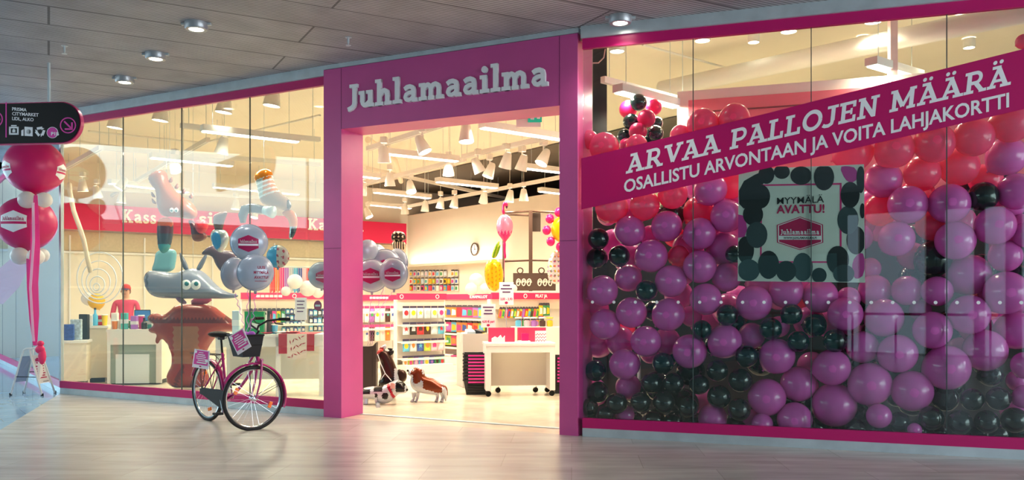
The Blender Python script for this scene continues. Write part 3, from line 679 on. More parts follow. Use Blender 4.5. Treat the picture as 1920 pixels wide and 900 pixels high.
# ---- bicycle
def bicycle():
    rear = Vector((-3.555, 9.97, 0)); front = Vector((-2.725, 9.22, 0)); d = (front-rear).normalized(); ang = math.atan2(d.y, d.x); wb = (front-rear).length
    t = thing('bicycle', 'magenta city bicycle with black basket parked before the left shop window', 'bicycle', rear, ang)
    R = .345
    def wheel(name, mx, fender_arc, refl):
        w = part(name, MB().tube([(R*.965*math.cos(a), 0, R*.965*math.sin(a)) for a in [2*PI*k/48 for k in range(48)]], .0215, 10, closed=True), 'tyre', t, smooth=True)
        w.matrix_local = mx
        part('rim', MB().tube([(R*.905*math.cos(a), 0, R*.905*math.sin(a)) for a in [2*PI*k/48 for k in range(48)]], .0125, 8, closed=True), 'chrome', w, smooth=True)
        h = MB().lathe([(.018, -.05), (.03, -.045), (.03, -.03), (.018, -.025), (.018, .025), (.03, .03), (.03, .045), (.018, .05)], 14, Matrix.Rotation(PI/2, 4, 'X'))
        part('hub', h, 'chrome', w, smooth=True)
        for k in range(28):
            a = 2*PI*k/28; b = a + (.5 if k % 2 else -.5); s = .035 if (k//2) % 2 else -.035
            part('spoke', MB().tube([(.026*math.cos(b), s, .026*math.sin(b)), (R*.9*math.cos(a), 0, R*.9*math.sin(a))], .0009, 4, caps=False), 'chrome', w)
        for a in refl:
            part('reflector', MB().rbox(-.020, .020, -.008, .008, -.036, .036, .006, 2, Matrix.Rotation(-a, 4, 'Y') @ Matrix.Translation((R*.62, 0, 0))), 'amber', w)
        return w
    def fender(pts_ang, r, w, mx, name):
        mb = MB(); v = []; fs = []; n = len(pts_ang)
        sec = [(-w, -.012), (-w*.8, .004), (0, .010), (w*.8, .004), (w, -.012), (w*.7, -.002), (0, .005), (-w*.7, -.002)]
        for a in pts_ang:
            for y, dr in sec: v.append(mx @ Vector(((r+dr)*math.cos(a), y, (r+dr)*math.sin(a))))
        for i in range(n-1):
            for k in range(8): fs.append((i*8+k, i*8+(k+1) % 8, i*8+8+(k+1) % 8, i*8+8+k))
        fs += [tuple(range(8)), tuple(range(8*n-8, 8*n))]
        part(name, mb.faces(v, fs), 'bike', t, smooth=True)
    rm = Matrix.Translation((0, 0, R)); wheel('rear_wheel', rm, None, [-1.35, 1.9])
    fender([math.radians(-8+x*165/24) for x in range(25)], R+.035, .028, rm, 'rear_fender')
    # frame (local x forward, z up)
    bb = Vector((.43, 0, .285)); st = Vector((.33, 0, .80)); sp = Vector((.305, 0, .97))
    hx = wb - .05; h0 = Vector((hx+.02, 0, .735)); h1 = Vector((hx-.045, 0, .93))
    part('seat_tube', MB().tube([bb, st], .0165, 12), 'bike', t, smooth=True)
    part('head_tube', MB().tube([h0, h1], .021, 12), 'bike', t, smooth=True)
    def curve(a, b, c, n=10): return [a*(1-u)**2 + b*2*u*(1-u) + c*u*u for u in [i/n for i in range(n+1)]]
    part('down_tube', MB().tube(curve(h1.lerp(h0, .85), Vector((.70, 0, .36)), bb), .018, 12), 'bike', t, smooth=True)
    part('top_tube', MB().tube(curve(h1.lerp(h0, .35), Vector((.74, 0, .52)), bb.lerp(st, .26)), .0155, 12), 'bike', t, smooth=True)
    for s in (-1, 1):
        part('seat_stay', MB().tube([st.lerp(bb, .12)+Vector((0, .02*s, 0)), (0, .06*s, R)], .0085, 8), 'bike', t, smooth=True)
        part('chain_stay', MB().tube([bb+Vector((0, .03*s, 0)), (0, .06*s, R)], .010, 8), 'bike', t, smooth=True)
        part('fender_stay', MB().tube([(0, .055*s, R), (-.12, .032*s, R+.345)], .003, 6), 'blackm', t)
    part('bottom_bracket', MB().lathe([(.024, -.04), (.024, .04)], 14, Matrix.Translation(bb) @ Matrix.Rotation(PI/2, 4, 'X')), 'bike', t, smooth=True)
    part('seat_post', MB().tube([st, sp], .0125, 10), 'black', t, smooth=True)
    # saddle
    sv = []; n = 14; L = [(-.12, .085, .045), (-.10, .105, .06), (-.03, .105, .062), (.04, .07, .052), (.10, .038, .042), (.16, .028, .036), (.175, .016, .026)]
    for x, w_, hh in L:
        for k in range(n):
            a = 2*PI*k/n; y = w_*math.cos(a); z = hh*.5*math.sin(a)*(1 if math.sin(a) > 0 else 1.3)
            sv.append(Vector((x, y, z))+sp+Vector((-.01, 0, .045)))
    sd = part('saddle', MB().faces(sv, [tuple(range(n)), tuple(range((len(L)-1)*n, len(L)*n))] + [(i*n+k, i*n+(k+1) % n, i*n+n+(k+1) % n, i*n+n+k) for i in range(len(L)-1) for k in range(n)]), 'black', t, smooth=True)
    for s in (-1, 1): part('saddle_rail', MB().tube([sp+Vector((-.10, .03*s, .03)), sp+Vector((-.06, .025*s, 0)), sp+Vector((.08, .025*s, .0)), sp+Vector((.12, .01*s, .03))], .0035, 6), 'blackm', sd)
    part('saddle_clamp', MB().rbox(-.03, .03, -.03, .03, -.02, .015, .006, 2, Matrix.Translation(sp)), 'blackm', t)
    # drivetrain
    cx = Matrix.Translation(bb+Vector((0, -.055, 0))) @ Matrix.Rotation(PI/2, 4, 'X')
    part('chainring', MB().lathe([(.028, -.003), (.095, -.003), (.095, .003), (.028, .003)], 30, cx, cap=False).lathe([(.0, .004), (.030, .004), (.030, -.01)], 14, cx), 'blackm', t)
    cg = MB(); pts = [(bb.x+.11*math.cos(a), bb.z+.11*math.sin(a)) for a in [math.radians(x) for x in range(-75, 96, 12)]] + [(.04, R+.045), (-.03, R+.03), (-.03, R-.03), (.04, R-.04)]
    cg.prism(pts, -.085, -.075); part('chain_guard', cg, mat('chain_guard_black', '101012', .6, 0), t)
    part('chain', MB().tube([(0, -.055, R+.03), (bb.x, -.055, bb.z+.09)], .004, 5).tube([(0, -.055, R-.03), (bb.x, -.055, bb.z-.09)], .004, 5), 'blackm', t)
    for s, a in ((-1, -1.15), (1, -1.15+PI)):
        e = bb+Vector((.165*math.cos(a), s*.085, .165*math.sin(a)))
        cr = part('crank', MB().tube([bb+Vector((0, s*.075, 0)), e], .010, 8), 'chrome', t, smooth=True)
        part('pedal', MB().rbox(-.045, .045, -.045, .045, -.013, .013, .006, 2, Matrix.Translation(e+Vector((0, s*.06, 0)))), 'black', cr)
    # rack
    rk = MB(); zr = .775
    for y in (-.06, .06):
        rk.tube([(-.30, y, zr), (.27, y, zr)], .005, 6); rk.tube([(-.02, y*1.05, R), (-.10, y, zr)], .0045, 6); rk.tube([(-.02, y*1.05, R), (.10, y, zr)], .0045, 6)
    for x in (-.30, -.10, .10, .27): rk.tube([(x, -.06, zr), (x, .06, zr)], .0045, 6)
    rk.tube([(.27, -.06, zr), (.33, -.012, .70)], .004, 6); rk.tube([(.27, .06, zr), (.33, .012, .70)], .004, 6)
    part('rear_rack', rk, 'blackm', t)
    part('tail_reflector', MB().rbox(-.33, -.315, -.03, .03, .70, .74, .004), mat('tail_red', 'b01414', .3), t)
    part('kickstand', MB().tube([(.30, .05, .26), (.22, .17, .012)], .007, 8).ball((.22, .17, .012), .012, 8), 'blackm', t)
    # front end, turned hard to the rider's right
    turn = math.radians(-95); fw = Matrix.Translation((hx+.0, 0, 0)) @ Matrix.Rotation(turn, 4, 'Z')
    hubm = fw @ Matrix.Translation((.045, 0, R)); wheel('front_wheel', hubm, None, [.42, .42+PI])
    fender([math.radians(32+x*168/24) for x in range(25)], R+.035, .028, hubm, 'front_fender')
    def fp(a, b, z): return fw @ Vector((a, b, z))
    for s in (-1, 1):
        part('fork_leg', MB().tube([fp(-.03, .045*s, .755), fp(-.02, .055*s, .64), fp(.0, .058*s, .50), fp(.045, .058*s, R)], [.014, .014, .012, .008], 10), 'bike', t, smooth=True)
        part('front_fender_stay', MB().tube([fp(.045, .06*s, R), fp(.045-.345, .03*s, R+.15)], .003, 6), 'blackm', t)
    part('fork_crown', MB().tube([fp(-.03, -.05, .755), fp(-.03, .05, .755)], .016, 10).tube([fp(-.03, 0, .74), h0], .017, 10), 'bike', t, smooth=True)
    part('stem', MB().tube([h1, h1+Vector((-.008, 0, .07)), fp(-.02, 0, 1.075)], .013, 10), 'blackm', t, smooth=True)
    hb = [fp(-.20, .30, 1.20), fp(-.12, .275, 1.20), fp(-.02, .20, 1.185), fp(.03, .09, 1.13), fp(.0, 0, 1.085), fp(.03, -.09, 1.13), fp(-.02, -.20, 1.185), fp(-.12, -.275, 1.20), fp(-.20, -.30, 1.20)]
    part('handlebar', MB().tube(hb, .0115, 10), 'blackm', t, smooth=True)
    for s in (-1, 1):
        part('grip', MB().tube([fp(-.225, .305*s, 1.20), fp(-.21, .303*s, 1.20), fp(-.11, .268*s, 1.20)], .017, 12), 'black', t, smooth=True)
        part('brake_lever', MB().tube([fp(-.07, .235*s, 1.185), fp(-.10, .23*s, 1.15), fp(-.17, .26*s, 1.14)], .006, 6), 'blackm', t)
    # basket in front of the handlebar
    def basket():
        mb = MB(); b0 = [(.03, -.12, .80), (.03, .12, .80), (.22, .12, .80), (.22, -.12, .80)]; b1 = [(.0, -.155, 1.03), (.0, .155, 1.03), (.27, .155, 1.03), (.27, -.155, 1.03)]
        o0 = [fp(*p) for p in b0]; o1 = [fp(*p) for p in b1]; k = Vector((0, 0, .006))
        cen = sum(o1, Vector())/4
        i1 = [p.lerp(cen, .05) for p in o1]; i0 = [p.lerp(sum(o0, Vector())/4, .05)+k for p in o0]
        v = o0+o1+i0+i1
        fs = [(0, 1, 2, 3), (8, 9, 10, 11)]
        for j in range(4):
            a, b = j, (j+1) % 4; fs += [(a, b, b+4, a+4), (a+8, b+8, b+12, a+12), (a+4, b+4, b+12, a+12)]
        b_ = part('basket', mb.faces(v, fs), mat('basket_black', '1f2024', .6, spec=.3), t)
        part('basket_rim', MB().tube([p for p in o1], .009, 8, closed=True), 'black', b_)
        for j in range(4):
            p, q = o1[j].lerp(o0[j], .45), o1[(j+1) % 4].lerp(o0[(j+1) % 4], .45); part('basket_rib', MB().tube([p, q], .005, 6), 'black', b_)
        m0 = (o1[2]+o1[3])/2; m1 = (o0[2]+o0[3])/2; c_ = m0.lerp(m1, .55); tt = (o1[3]-o1[2]).normalized()
        part('basket_slot', MB().tube([c_-tt*.05, c_+tt*.05], .010, 8), mat('slot_dark', '0c0c0d', .6), b_)
        return o0, o1
    o0, o1 = basket()
    return t, fp
BIKE, bfp = bicycle()
def bw_(p): return BIKE.matrix_basis @ p
def placard(name_lbl, corners, up_first=True):
    """printed card: corners world TL TR BR BL"""
    q = corners; n = (q[3]-q[0]).cross(q[1]-q[0]).normalized()
    if n.y > 0: n = -n
    t = thing('placard', name_lbl, 'card', (q[2]+q[3])/2, 0, 'placards tied to the bicycle')
    v = [p for p in q]+[p-n*.004 for p in q]
    part('card', MB().faces(v, [(0, 1, 2, 3), (7, 6, 5, 4), (0, 4, 5, 1), (1, 5, 6, 2), (2, 6, 7, 3), (3, 7, 4, 0)]), mat('card_white', 'f2e9f2', .45), t, world=True)
    def pt(u, v, l=.001): return q[0]*(1-u)*(1-v) + q[1]*u*(1-v) + q[2]*u*v + q[3]*(1-u)*v + n*l
    def pr(pol, m, nm, l=.001): part(nm, MB().faces([pt(*p, l) for p in pol]+[pt(*p, l+.0008) for p in pol], [tuple(range(len(pol))), tuple(range(len(pol), 2*len(pol)))]), m, t, world=True)
    pr([(.07, .05), (.93, .05), (.93, .82), (.07, .82)], mat('print_pink', 'e0309c', .5), 'printed_field')
    for k, (a, b, hh) in enumerate(((.32, .62, .03), (.26, .74, .045), (.18, .80, .04), (.20, .78, .04), (.30, .74, .04), (.26, .86, .06))):
        pr([(a, .14+.105*k), (b, .14+.105*k), (b, .14+.105*k+hh), (a, .14+.105*k+hh)], 'lettering', 'text_line', .002)
    pr([(.86+.10*math.cos(2*PI*k/16), .56+.085*math.sin(2*PI*k/16)) for k in range(16)], 'lettering', 'round_badge', .003)
    pr([(.12+.09*math.cos(2*PI*k/16), .14+.08*math.sin(2*PI*k/16)) for k in range(16)], 'lettering', 'round_badge', .003)
    pr([(.5+.07*x, .90-.05*z) for x, z in HEXA], 'emblem', 'emblem', .002)
    return t
# on the basket's rider-right side, tilted
a_, b_ = bw_(bfp(.30, -.20, 1.07)), bw_(bfp(.30, -.20, .84))
placard('tilted pink and white placard hung on the bicycle basket', [P(429, 631, 8.98), P(455, 615, 8.80), P(471, 650, 8.82), P(446, 666, 9.0)])
placard('upright pink and white placard hung on the bicycle rear rack', [P(365, 654, 9.88), P(393, 658, 9.70), P(391, 693, 9.72), P(360, 688, 9.90)])

# ---- balloons tied to the basket
tie = bw_(bfp(.12, 0, .98))
gb = 'foil balloons tied to the bicycle basket'
WT = [('UUSI', .22, .22, .16, .42), ('MYYMÄLÄ', .22, -.06, .16, .85), ('AVATTU!', .22, -.34, .16, .80), ('www.juhlamaailma.fi', .22, -.50, .07, .7)]
foil_balloon(467, 455, 33, 9.55, 'grey foil balloon with magenta six sided emblem, topmost over the bicycle', .22, .12, gb, emblem=(0, -.02, .60))
foil_balloon(440, 513, 30, 9.75, 'grey foil balloon lowest left over the bicycle, seen half from the side', 1.0, .1, gb, words_=[('UUSI', .35, .22, .16, .4), ('MYYMÄLÄ', .35, -.06, .16, .7), ('AVATTU!', .35, -.34, .16, .66)])
foil_balloon(479, 511, 33, 9.35, 'grey foil balloon with crimson lettering, lowest right over the bicycle', .5, .05, gb, words_=WT)
for k, (px, py, Y, lb) in enumerate(((467, 492, 9.6, 'violet curling ribbon of the topmost grey foil balloon over the bicycle'), (440, 549, 9.75, 'violet curling ribbon of the left grey foil balloon over the bicycle'), (480, 549, 9.35, 'violet curling ribbon of the right grey foil balloon over the bicycle'))):
    a = P(px, py, Y); string('balloon_ribbon', [a, a.lerp(tie, .5)+Vector((.01*k, 0, 0)), tie], lb, curl=.012, r=.0035, group='ribbons tied to the bicycle basket')
solo('ribbon_bow', MB().ball(tie+Vector((0, 0, .05)), .05, 10, (1, .8, .7)).ball(tie+Vector((.06, -.02, .06)), .04, 10, (1, .5, .8)).ball(tie+Vector((-.05, -.03, .05)), .045, 10, (1, .6, .6)), mat('ribbon_violet', 'b860c8', .35), 'violet ribbon bow lying in the bicycle basket', 'bow', smooth='all')
# ================================================================== inside the shop
# ---- ceiling: tracks, linear fixtures, spots, cans, pipes
def track(a, b, z, label, drop=True):
    p, q = at_z(*a, z), at_z(*b, z); d = q-p; L = d.length
    t = thing('lighting_track', label, 'lighting track', (p.x, p.y, z), math.atan2(d.y, d.x), 'white lighting tracks under the shop ceiling')
    part('rail', MB().box(0, L, -.035, .035, 0, .075), 'fixture', t); part('slot', MB().box(0.02, L-.02, -.012, .012, -.004, .001), 'grey', t)
    for k in range(max(2, int(L/1.4)+1)):
        x = .12+(L-.24)*k/max(1, int(L/1.4)+0 or 1)
        if x < L: part('hanger', MB().tube([(x, 0, .075), (x, 0, ZS-z)], .005, 5), 'steel', t)
    return t
def linear(a, b, z, label, lit=True):
    p, q = at_z(*a, z), at_z(*b, z); d = q-p; d.z = 0; L = max(.5, d.length)
    t = thing('linear_light', label, 'ceiling light', (p.x, p.y, z), math.atan2(d.y, d.x), 'linear ceiling lights in the shop')
    part('housing', MB().box(0, L, -.075, .075, .012, .10), 'fixture', t); part('diffuser', MB().box(.02, L-.02, -.06, .06, 0, .012), 'led', t)
    for x in (.15, L-.15): part('hanger', MB().tube([(x, 0, .10), (x, 0, ZS-z)], .004, 5), 'steel', t)
    l = bpy.data.lights.new('linear_lamp', 'AREA'); l.shape = 'RECTANGLE'; l.size = L*.96; l.size_y = .11; l.energy = LIN_W*L; l.color = WARM
    lo = bpy.data.objects.new('linear_lamp', l); link(lo, t); lo.location = (L/2, 0, -.004)
linear((378, 247), (560, 268), 3.75, 'long linear light behind the top of the left shop window')
linear((282, 297), (436, 313), 3.75, 'linear light above the brown foil dinosaur in the left window')
linear((205, 345), (352, 362), 3.75, 'linear light beside the bright spot at the left end of the left window')
linear((400, 352), (560, 366), 3.75, 'linear light behind the orange striped foil balloon in the left window')
linear((713, 289), (858, 304), 3.70, 'linear light hung in the upper left of the doorway view')
linear((903, 241), (1056, 264), 3.70, 'linear light at the top right of the doorway, under the exit sign')
linear((984, 317), (1060, 326), 3.70, 'linear light at the right jamb, middle of the doorway view')
linear((819, 342), (931, 354), 3.70, 'linear light in the middle of the doorway view')
linear((702, 362), (806, 373), 3.70, 'linear light over the pink hanging wall sign in the doorway view')
linear((640, 328), (711, 336), 3.70, 'linear light cut by the left jamb of the doorway')
linear((1012, 360), (1075, 367), 3.70, 'farthest linear light at the right jamb of the doorway')
linear((1158, 174), (1270, 203), 3.75, 'linear light behind the black and pink balloon cluster in the right window')
linear((1633, 124), (1722, 150), 4.0, 'linear light above the word banner in the right window')
linear((130, 402), (235, 407), 3.9, 'farthest linear light low at the left end of the left window')
linear((690, 385), (770, 392), 3.9, 'farthest linear light over the pink wall sign')
for a, b, z, lb in (((690, 283), (852, 232), 3.85, 'white track running up to the lintel at the upper left of the doorway'), ((868, 298), (1060, 255), 3.85, 'white track with spots at the upper right of the doorway'),
        ((672, 350), (872, 302), 3.85, 'white track crossing the doorway below the upper left track'), ((684, 318), (1060, 398), 4.25, 'thin white track running across the back of the doorway view'),
        ((752, 392), (1060, 334), 3.85, 'long white track low across the doorway view'), ((116, 322), (190, 281), 3.75, 'white track rising at the left end of the left window'),
        ((338, 240), (600, 266), 3.95, 'white track just above the long light in the left window'), ((205, 372), (390, 266), 4.02, 'white track crossing the left window from low left to upper right'),
        ((190, 281), (600, 312), 4.1, 'white track lying across the middle of the left window'), ((118, 355), (600, 378), 4.0, 'lowest white track across the left window'),
        ((1130, 155), (1290, 196), 4.0, 'white track behind the black column in the right window')):
    track(a, b, z, lb)
def spot(px, py, z, yaw, tilt, label, k=1.0, s=1.0):
    p = at_z(px, py, z)
    t = thing('spotlight', label, 'spotlight', p, yaw, 'white track spotlights in the shop')
    mx = Matrix.Rotation(tilt, 4, 'Y')
    part('shade', MB().lathe([(.045*s, .16*s), (.062*s, .13*s), (.105*s, -.10*s), (.098*s, -.10*s), (.05*s, .10*s)], 20, mx, cap=False), 'fixture', t, smooth=True)
    part('lens', MB().lathe([(.093*s, -.082*s), (.093*s, -.075*s)], 20, mx), 'ledc', t)
    part('gear_box', MB().rbox(-.05*s, .05*s, -.05*s, .05*s, .20*s, .30*s, .01), 'fixture', t); part('arm', MB().tube([(0, 0, .12*s), (0, 0, .21*s)], .012, 8).tube([(0, 0, .3*s), (0, 0, ZS-z)], .004, 5), 'fixture', t)
    if k:
        l = bpy.data.lights.new('spot_lamp', 'SPOT'); l.energy = SPOT_W*k; l.spot_size = 1.5; l.spot_blend = .7; l.shadow_soft_size = .06; l.color = WARM
        lo = bpy.data.objects.new('spot_lamp', l); link(lo, t); lo.location = mx @ Vector((0, 0, -.12*s)); lo.rotation_euler = (0, tilt, 0)
doors = [(792, 274), (874, 253), (720, 293), (841, 318), (896, 313), (918, 322), (949, 304), (979, 308), (1019, 297), (731, 339), (680, 356), (826, 383), (852, 381), (797, 389), (759, 394), (907, 372), (956, 370), (982, 368), (690, 401), (770, 352)]
for k, (x, y) in enumerate(sorted(doors, key=lambda p: p[0])):
    spot(x, y, 3.62, rnd.uniform(-2, 2), rnd.choice([-.45, .35, .5, -.3, .15]), 'white track spotlight, %s from the left of those seen through the doorway' % ORD[k], .9)
lefts = [(228, 346), (328, 312), (417, 276), (182, 362), (228, 372), (155, 350), (330, 380), (478, 402), (442, 385)]
for k, (x, y) in enumerate(sorted(lefts)):
    spot(x, y, 3.70, rnd.uniform(-2, 2), .55 if (x, y) == (228, 346) else rnd.choice([.3, -.4, .1]), 'white track spotlight, %s from the left of those low in the left window' % ORD[k], 1.0)
for k, (x, y) in enumerate([(217, 226), (302, 212), (421, 196), (511, 183)]):
    spot(x, y, 4.15, 0, .12, 'grey conical spotlight at the top of the left window, %s from the left' % ORD[k], 1.0, 1.15)
def can(px, py, z, label, r=.10, on=True):
    p = at_z(px, py, z); t = thing('can_light', label, 'ceiling light', (p.x, p.y, z), 0, 'round can lights in the right window')
    part('can', MB().lathe([(r*.9, .0), (r, .0), (r, .12)], 24, cap=False), 'fixture', t, smooth=True); part('lens', MB().lathe([(r*.88, .004), (r*.88, .012)], 20), 'ledc', t)
    part('bracket', MB().tube([(0, 0, .12), (0, 0, ZS-z)], .012, 6), 'fixture', t)
    if on:
        l = bpy.data.lights.new('can_lamp', 'SPOT'); l.energy = SPOT_W*5; l.spot_size = 2.4; l.spot_blend = .8; l.shadow_soft_size = .08; l.color = WARM
        lo = bpy.data.objects.new('can_lamp', l); link(lo, t); lo.location = (0, 0, -.02)
for k, (x, y) in enumerate([(1157, 97), (1317, 77), (1479, 60), (1637, 42), (1805, 23)]): can(x, y, 4.62, 'round can light in the right window, %s from the left in the large front row' % ORD[k])
for k, (x, y) in enumerate([(1413, 80), (1618, 86), (1817, 90)]): can(x, y, 4.72, 'small far can light in the right window, %s from the left in the back row' % ORD[k], .075, False)
def pipe(pts, z, r, label, m='fixture'):
    ps = [at_z(*p, z) for p in pts]; return solo('pipe', MB().tube(ps, r, 12), m, label, 'pipe', smooth=True)
solo('ventilation_duct', MB().tube([at_z(1240, 168, 4.45), at_z(1480, 116, 4.45), at_z(1990, 8, 4.45)], .12, 18), 'fixture', 'thick round white ventilation duct under the ceiling behind the right window', 'duct', smooth=True)
pipe([(1205, 84), (1376, 131), (1560, 92)], 4.7, .016, 'thin sprinkler pipe bending under the ceiling in the right window')
pipe([(1250, 160), (1322, 141)], 4.6, .012, 'short thin pipe stub behind the right window')
pipe([(165, 246), (380, 268), (600, 216)], 4.6, .020, 'sprinkler pipe crossing above the track in the left window')
pipe([(120, 262), (345, 292)], 4.5, .03, 'thicker beige pipe at the upper left of the left window', 'offwhite')
pipe([(690, 262), (740, 300), (752, 340)], 4.3, .06, 'beige duct elbow at the left of the doorway view', 'cream')
solo('ceiling_post', MB().box(-.04, .04, -.04, .04, 2.9, ZS, Matrix.Translation(at_z(1690, 100, 4.1)*Vector((1, 1, 0)))) if False else MB().box(4.26, 4.34, 9.60, 9.68, 2.9, ZS), mat('post_pink', 'e8c4bc', .6), 'pale vertical ceiling post above the word banner in the right window', 'post')
# black column and pale jamb at the left of the right window, with the loose cable
def upright(px0, px1, Y, z0, z1, dep, m, name, label, cat):
    a, b = P(px0, 560, Y), P(px1, 560, Y); return solo(name, MB().box(a.x, b.x, Y, Y+dep, z0, z1), m, label, cat)
upright(1112, 1138, 10.55, 0, ZS, .10, 'blackm', 'steel_column', 'black steel column standing at the left end of the right window', 'column')
upright(1092, 1111, 10.52, 0, ZS, .10, 'offwhite', 'door_post', 'pale upright between the magenta jamb and the black column', 'post')
solo('cable', MB().tube([P(1101, 112, 10.48), P(1110, 118, 10.44), P(1122, 118, 10.44), P(1132, 108, 10.48), P(1135, 92, 10.50)], .008, 6), mat('cable_pink', 'd8b0b0', .5), 'loose pale cable looped at the top of the black column', 'cable')
# exit sign
p0, p1 = P(968, 200, 10.6), P(1014, 238, 10.6)
ex = thing('exit_sign', 'white hanging exit sign with green running man panel under the lintel', 'sign', ((p0.x+p1.x)/2, 10.6, p1.z))
part('board', MB().box(p0.x, p1.x, 10.6, 10.66, p1.z, p0.z), 'fixture', ex, world=True)
g0, g1 = P(990, 200, 10.59), P(1016, 229, 10.59); part('green_panel', MB().box(g0.x, g1.x, 10.585, 10.60, g1.z, g0.z), mat('exit_green', '0c8f72', .4, emit=.6), ex, world=True)
part('pictogram', MB().box(g0.x+.03, g0.x+.075, 10.58, 10.585, g1.z+.03, g1.z+.10).box(g0.x+.11, g0.x+.15, 10.58, 10.585, g1.z+.04, g1.z+.07), 'lettering', ex, world=True)
part('hanger', MB().tube([(p0.x+.05, 10.63, p0.z), (p0.x+.05, 10.63, ZS)], .006, 6).tube([(p1.x-.05, 10.63, p0.z), (p1.x-.05, 10.63, ZS)], .006, 6), 'steel', ex, world=True)

# ---- pink name band along the back wall, pegboard under it
pb_ = Wall(P(95, 560, 20.55), P(762, 560, 26.62))
zt, zb = 3.76, 3.12
wb_ = thing('wall_sign_band', 'long hot pink hanging wall sign with white slab lettering at the back', 'sign', pb_.at(pb_.len/2, zb), pb_.ang)
part('panel', wallbox(pb_, 0, pb_.len, zb, zt, 0, .06), 'sign', wb_, world=True)
def band_text(s, a, b, hgt):
    q0, q1 = pb_.hit(*a, off=-.005), pb_.hit(*b, off=-.005); q1.z = q0.z
    part('lettering', slab_mbs(s, q0, q1, hgt, -pb_.n, .02), mat('cream_lettering', 'fbeee0', .5), wb_, world=True)
band_text('Kass', (229, 417), (293, 417), .36); band_text('si', (372, 421), (400, 421), .36); band_text('Kan', (577, 431), (628, 431), .36); band_text('i', (671, 434), (681, 434), .36)
pg = MB(); wallbox(WU, 2.4, 13.9, 2.62, 3.10, -.05, 0, pg)
struct('wall_pegboard', pg, 'peg')
for k in range(7): struct('trim_%d' % (k+4), wallbox(WU, 2.6+k*1.75, 2.64+k*1.75, .2, 3.0, -.08, -.04), 'white')
struct('trim_11', wallbox(WU, 2.4, 13.9, 2.55, 2.60, -.09, -.04), 'white')

# ---- shelving
def motif_poly(kind):
    if kind == 0: return [(math.cos(a), math.sin(a)*1.15) for a in [2*PI*k/14 for k in range(14)]]
    if kind == 1: return [(-.8, .6), (-.3, 1), (.3, 1), (.8, .6), (.6, -.4), (0, -1.1), (-.6, -.4)]
    if kind == 2: return [(0, 1.2), (.3, .4), (1, .3), (.5, -.2), (.7, -1), (0, -.5), (-.7, -1), (-.5, -.2), (-1, .3), (-.3, .4)]
    return [(-.9, -.9), (.9, -.9), (.9, .5), (.4, 1), (-.4, 1), (-.9, .5)]
def pack(W_, u, z, wd, h, bag, motif, kind, label, group, off=-.05, dep=.02, head='dark', cat='packet'):
    mx = Matrix.Translation(W_.at(u, z, off)) @ Matrix.Rotation(W_.ang, 4, 'Z')
    o = thing('hanging_packet', label, cat, mx.translation, W_.ang, group)
    mb = MB(); n = 6; v = []                               # a pillow shaped bag
    for s in (-1, 1):
        for j in range(4):
            for i in range(4):
                x = (i/3-.5)*wd; zz = j/3*h*.84; bl = (1-(2*abs(i/3-.5))**2)*(1-(2*abs(j/3-.5))**2)
                v.append(Vector((x, s*(.002+dep*.5*bl), zz)))
    fs = [(b+j*4+i, b+j*4+i+1, b+j*4+5+i, b+j*4+4+i) for b in (0, 16) for j in range(3) for i in range(3)]
    rim = [0, 1, 2, 3, 7, 11, 15, 14, 13, 12, 8, 4]; fs += [(rim[k], rim[(k+1) % 12], rim[(k+1) % 12]+16, rim[k]+16) for k in range(12)]
    part('bag', mb.faces(v, fs), mat('bag_'+bag, bag, .35), o, smooth='all')
    part('header_card', MB().box(-wd/2, wd/2, -.004, .004, h*.84, h), mat('card_'+head, head if len(head) == 6 else '3a3450', .5), o)
    part('motif', MB().prism([(x*wd*.30, z_*wd*.30+h*.45) for x, z_ in motif_poly(kind)], -dep*.5-.006, -dep*.5+.002), mat('motif_'+motif, motif, .4), o)
def small_pack(W_, u, z, wd, h, c1, c2, label, group, off=-.04, dep=.025, cat='packet', lean=0, name='hanging_packet'):
    mx = Matrix.Translation(W_.at(u, z, off)) @ Matrix.Rotation(W_.ang, 4, 'Z') @ Matrix.Rotation(lean, 4, 'Y')
    mb = MB(); mb.prism([(-wd/2, 0), (wd/2, 0), (wd*.46, h*.8), (wd*.3, h), (-wd*.3, h), (-wd*.46, h*.8)], -dep/2, dep/2, mx)
    mb.mi = 1; mb.prism([(-wd*.38, h*.12), (wd*.38, h*.16), (wd*.34, h*.58), (-wd*.30, h*.66)], -dep/2-.003, -dep/2+.001, mx)
    mb.mi = 2; mb.prism([(-wd*.46, h*.81), (wd*.46, h*.81), (wd*.3, h*1.01), (-wd*.3, h*1.01)], -dep/2-.004, dep/2+.001, mx)
    solo(name, mb, [mat('bag_'+c1, c1, .4), mat('bag_'+c2, c2, .4), mat('tag_dark', '4a4650', .5)], label, cat, group)
CN = {'f2c81e': 'yellow', 'f08a3c': 'orange', 'e8303c': 'red', 'e83a88': 'pink', 'b8d848': 'lime', '58b8e0': 'light blue', '3858a8': 'dark blue', 'b070c8': 'violet', '3c9858': 'green', 'f4efe6': 'white', '4a2c24': 'brown', 'c8dce8': 'pale blue', 'f6c4d0': 'pale pink', '202024': 'black', '50b8b0': 'teal', 'c89838': 'gold', 'c8ccd2': 'grey'}
KEYS = list(CN)
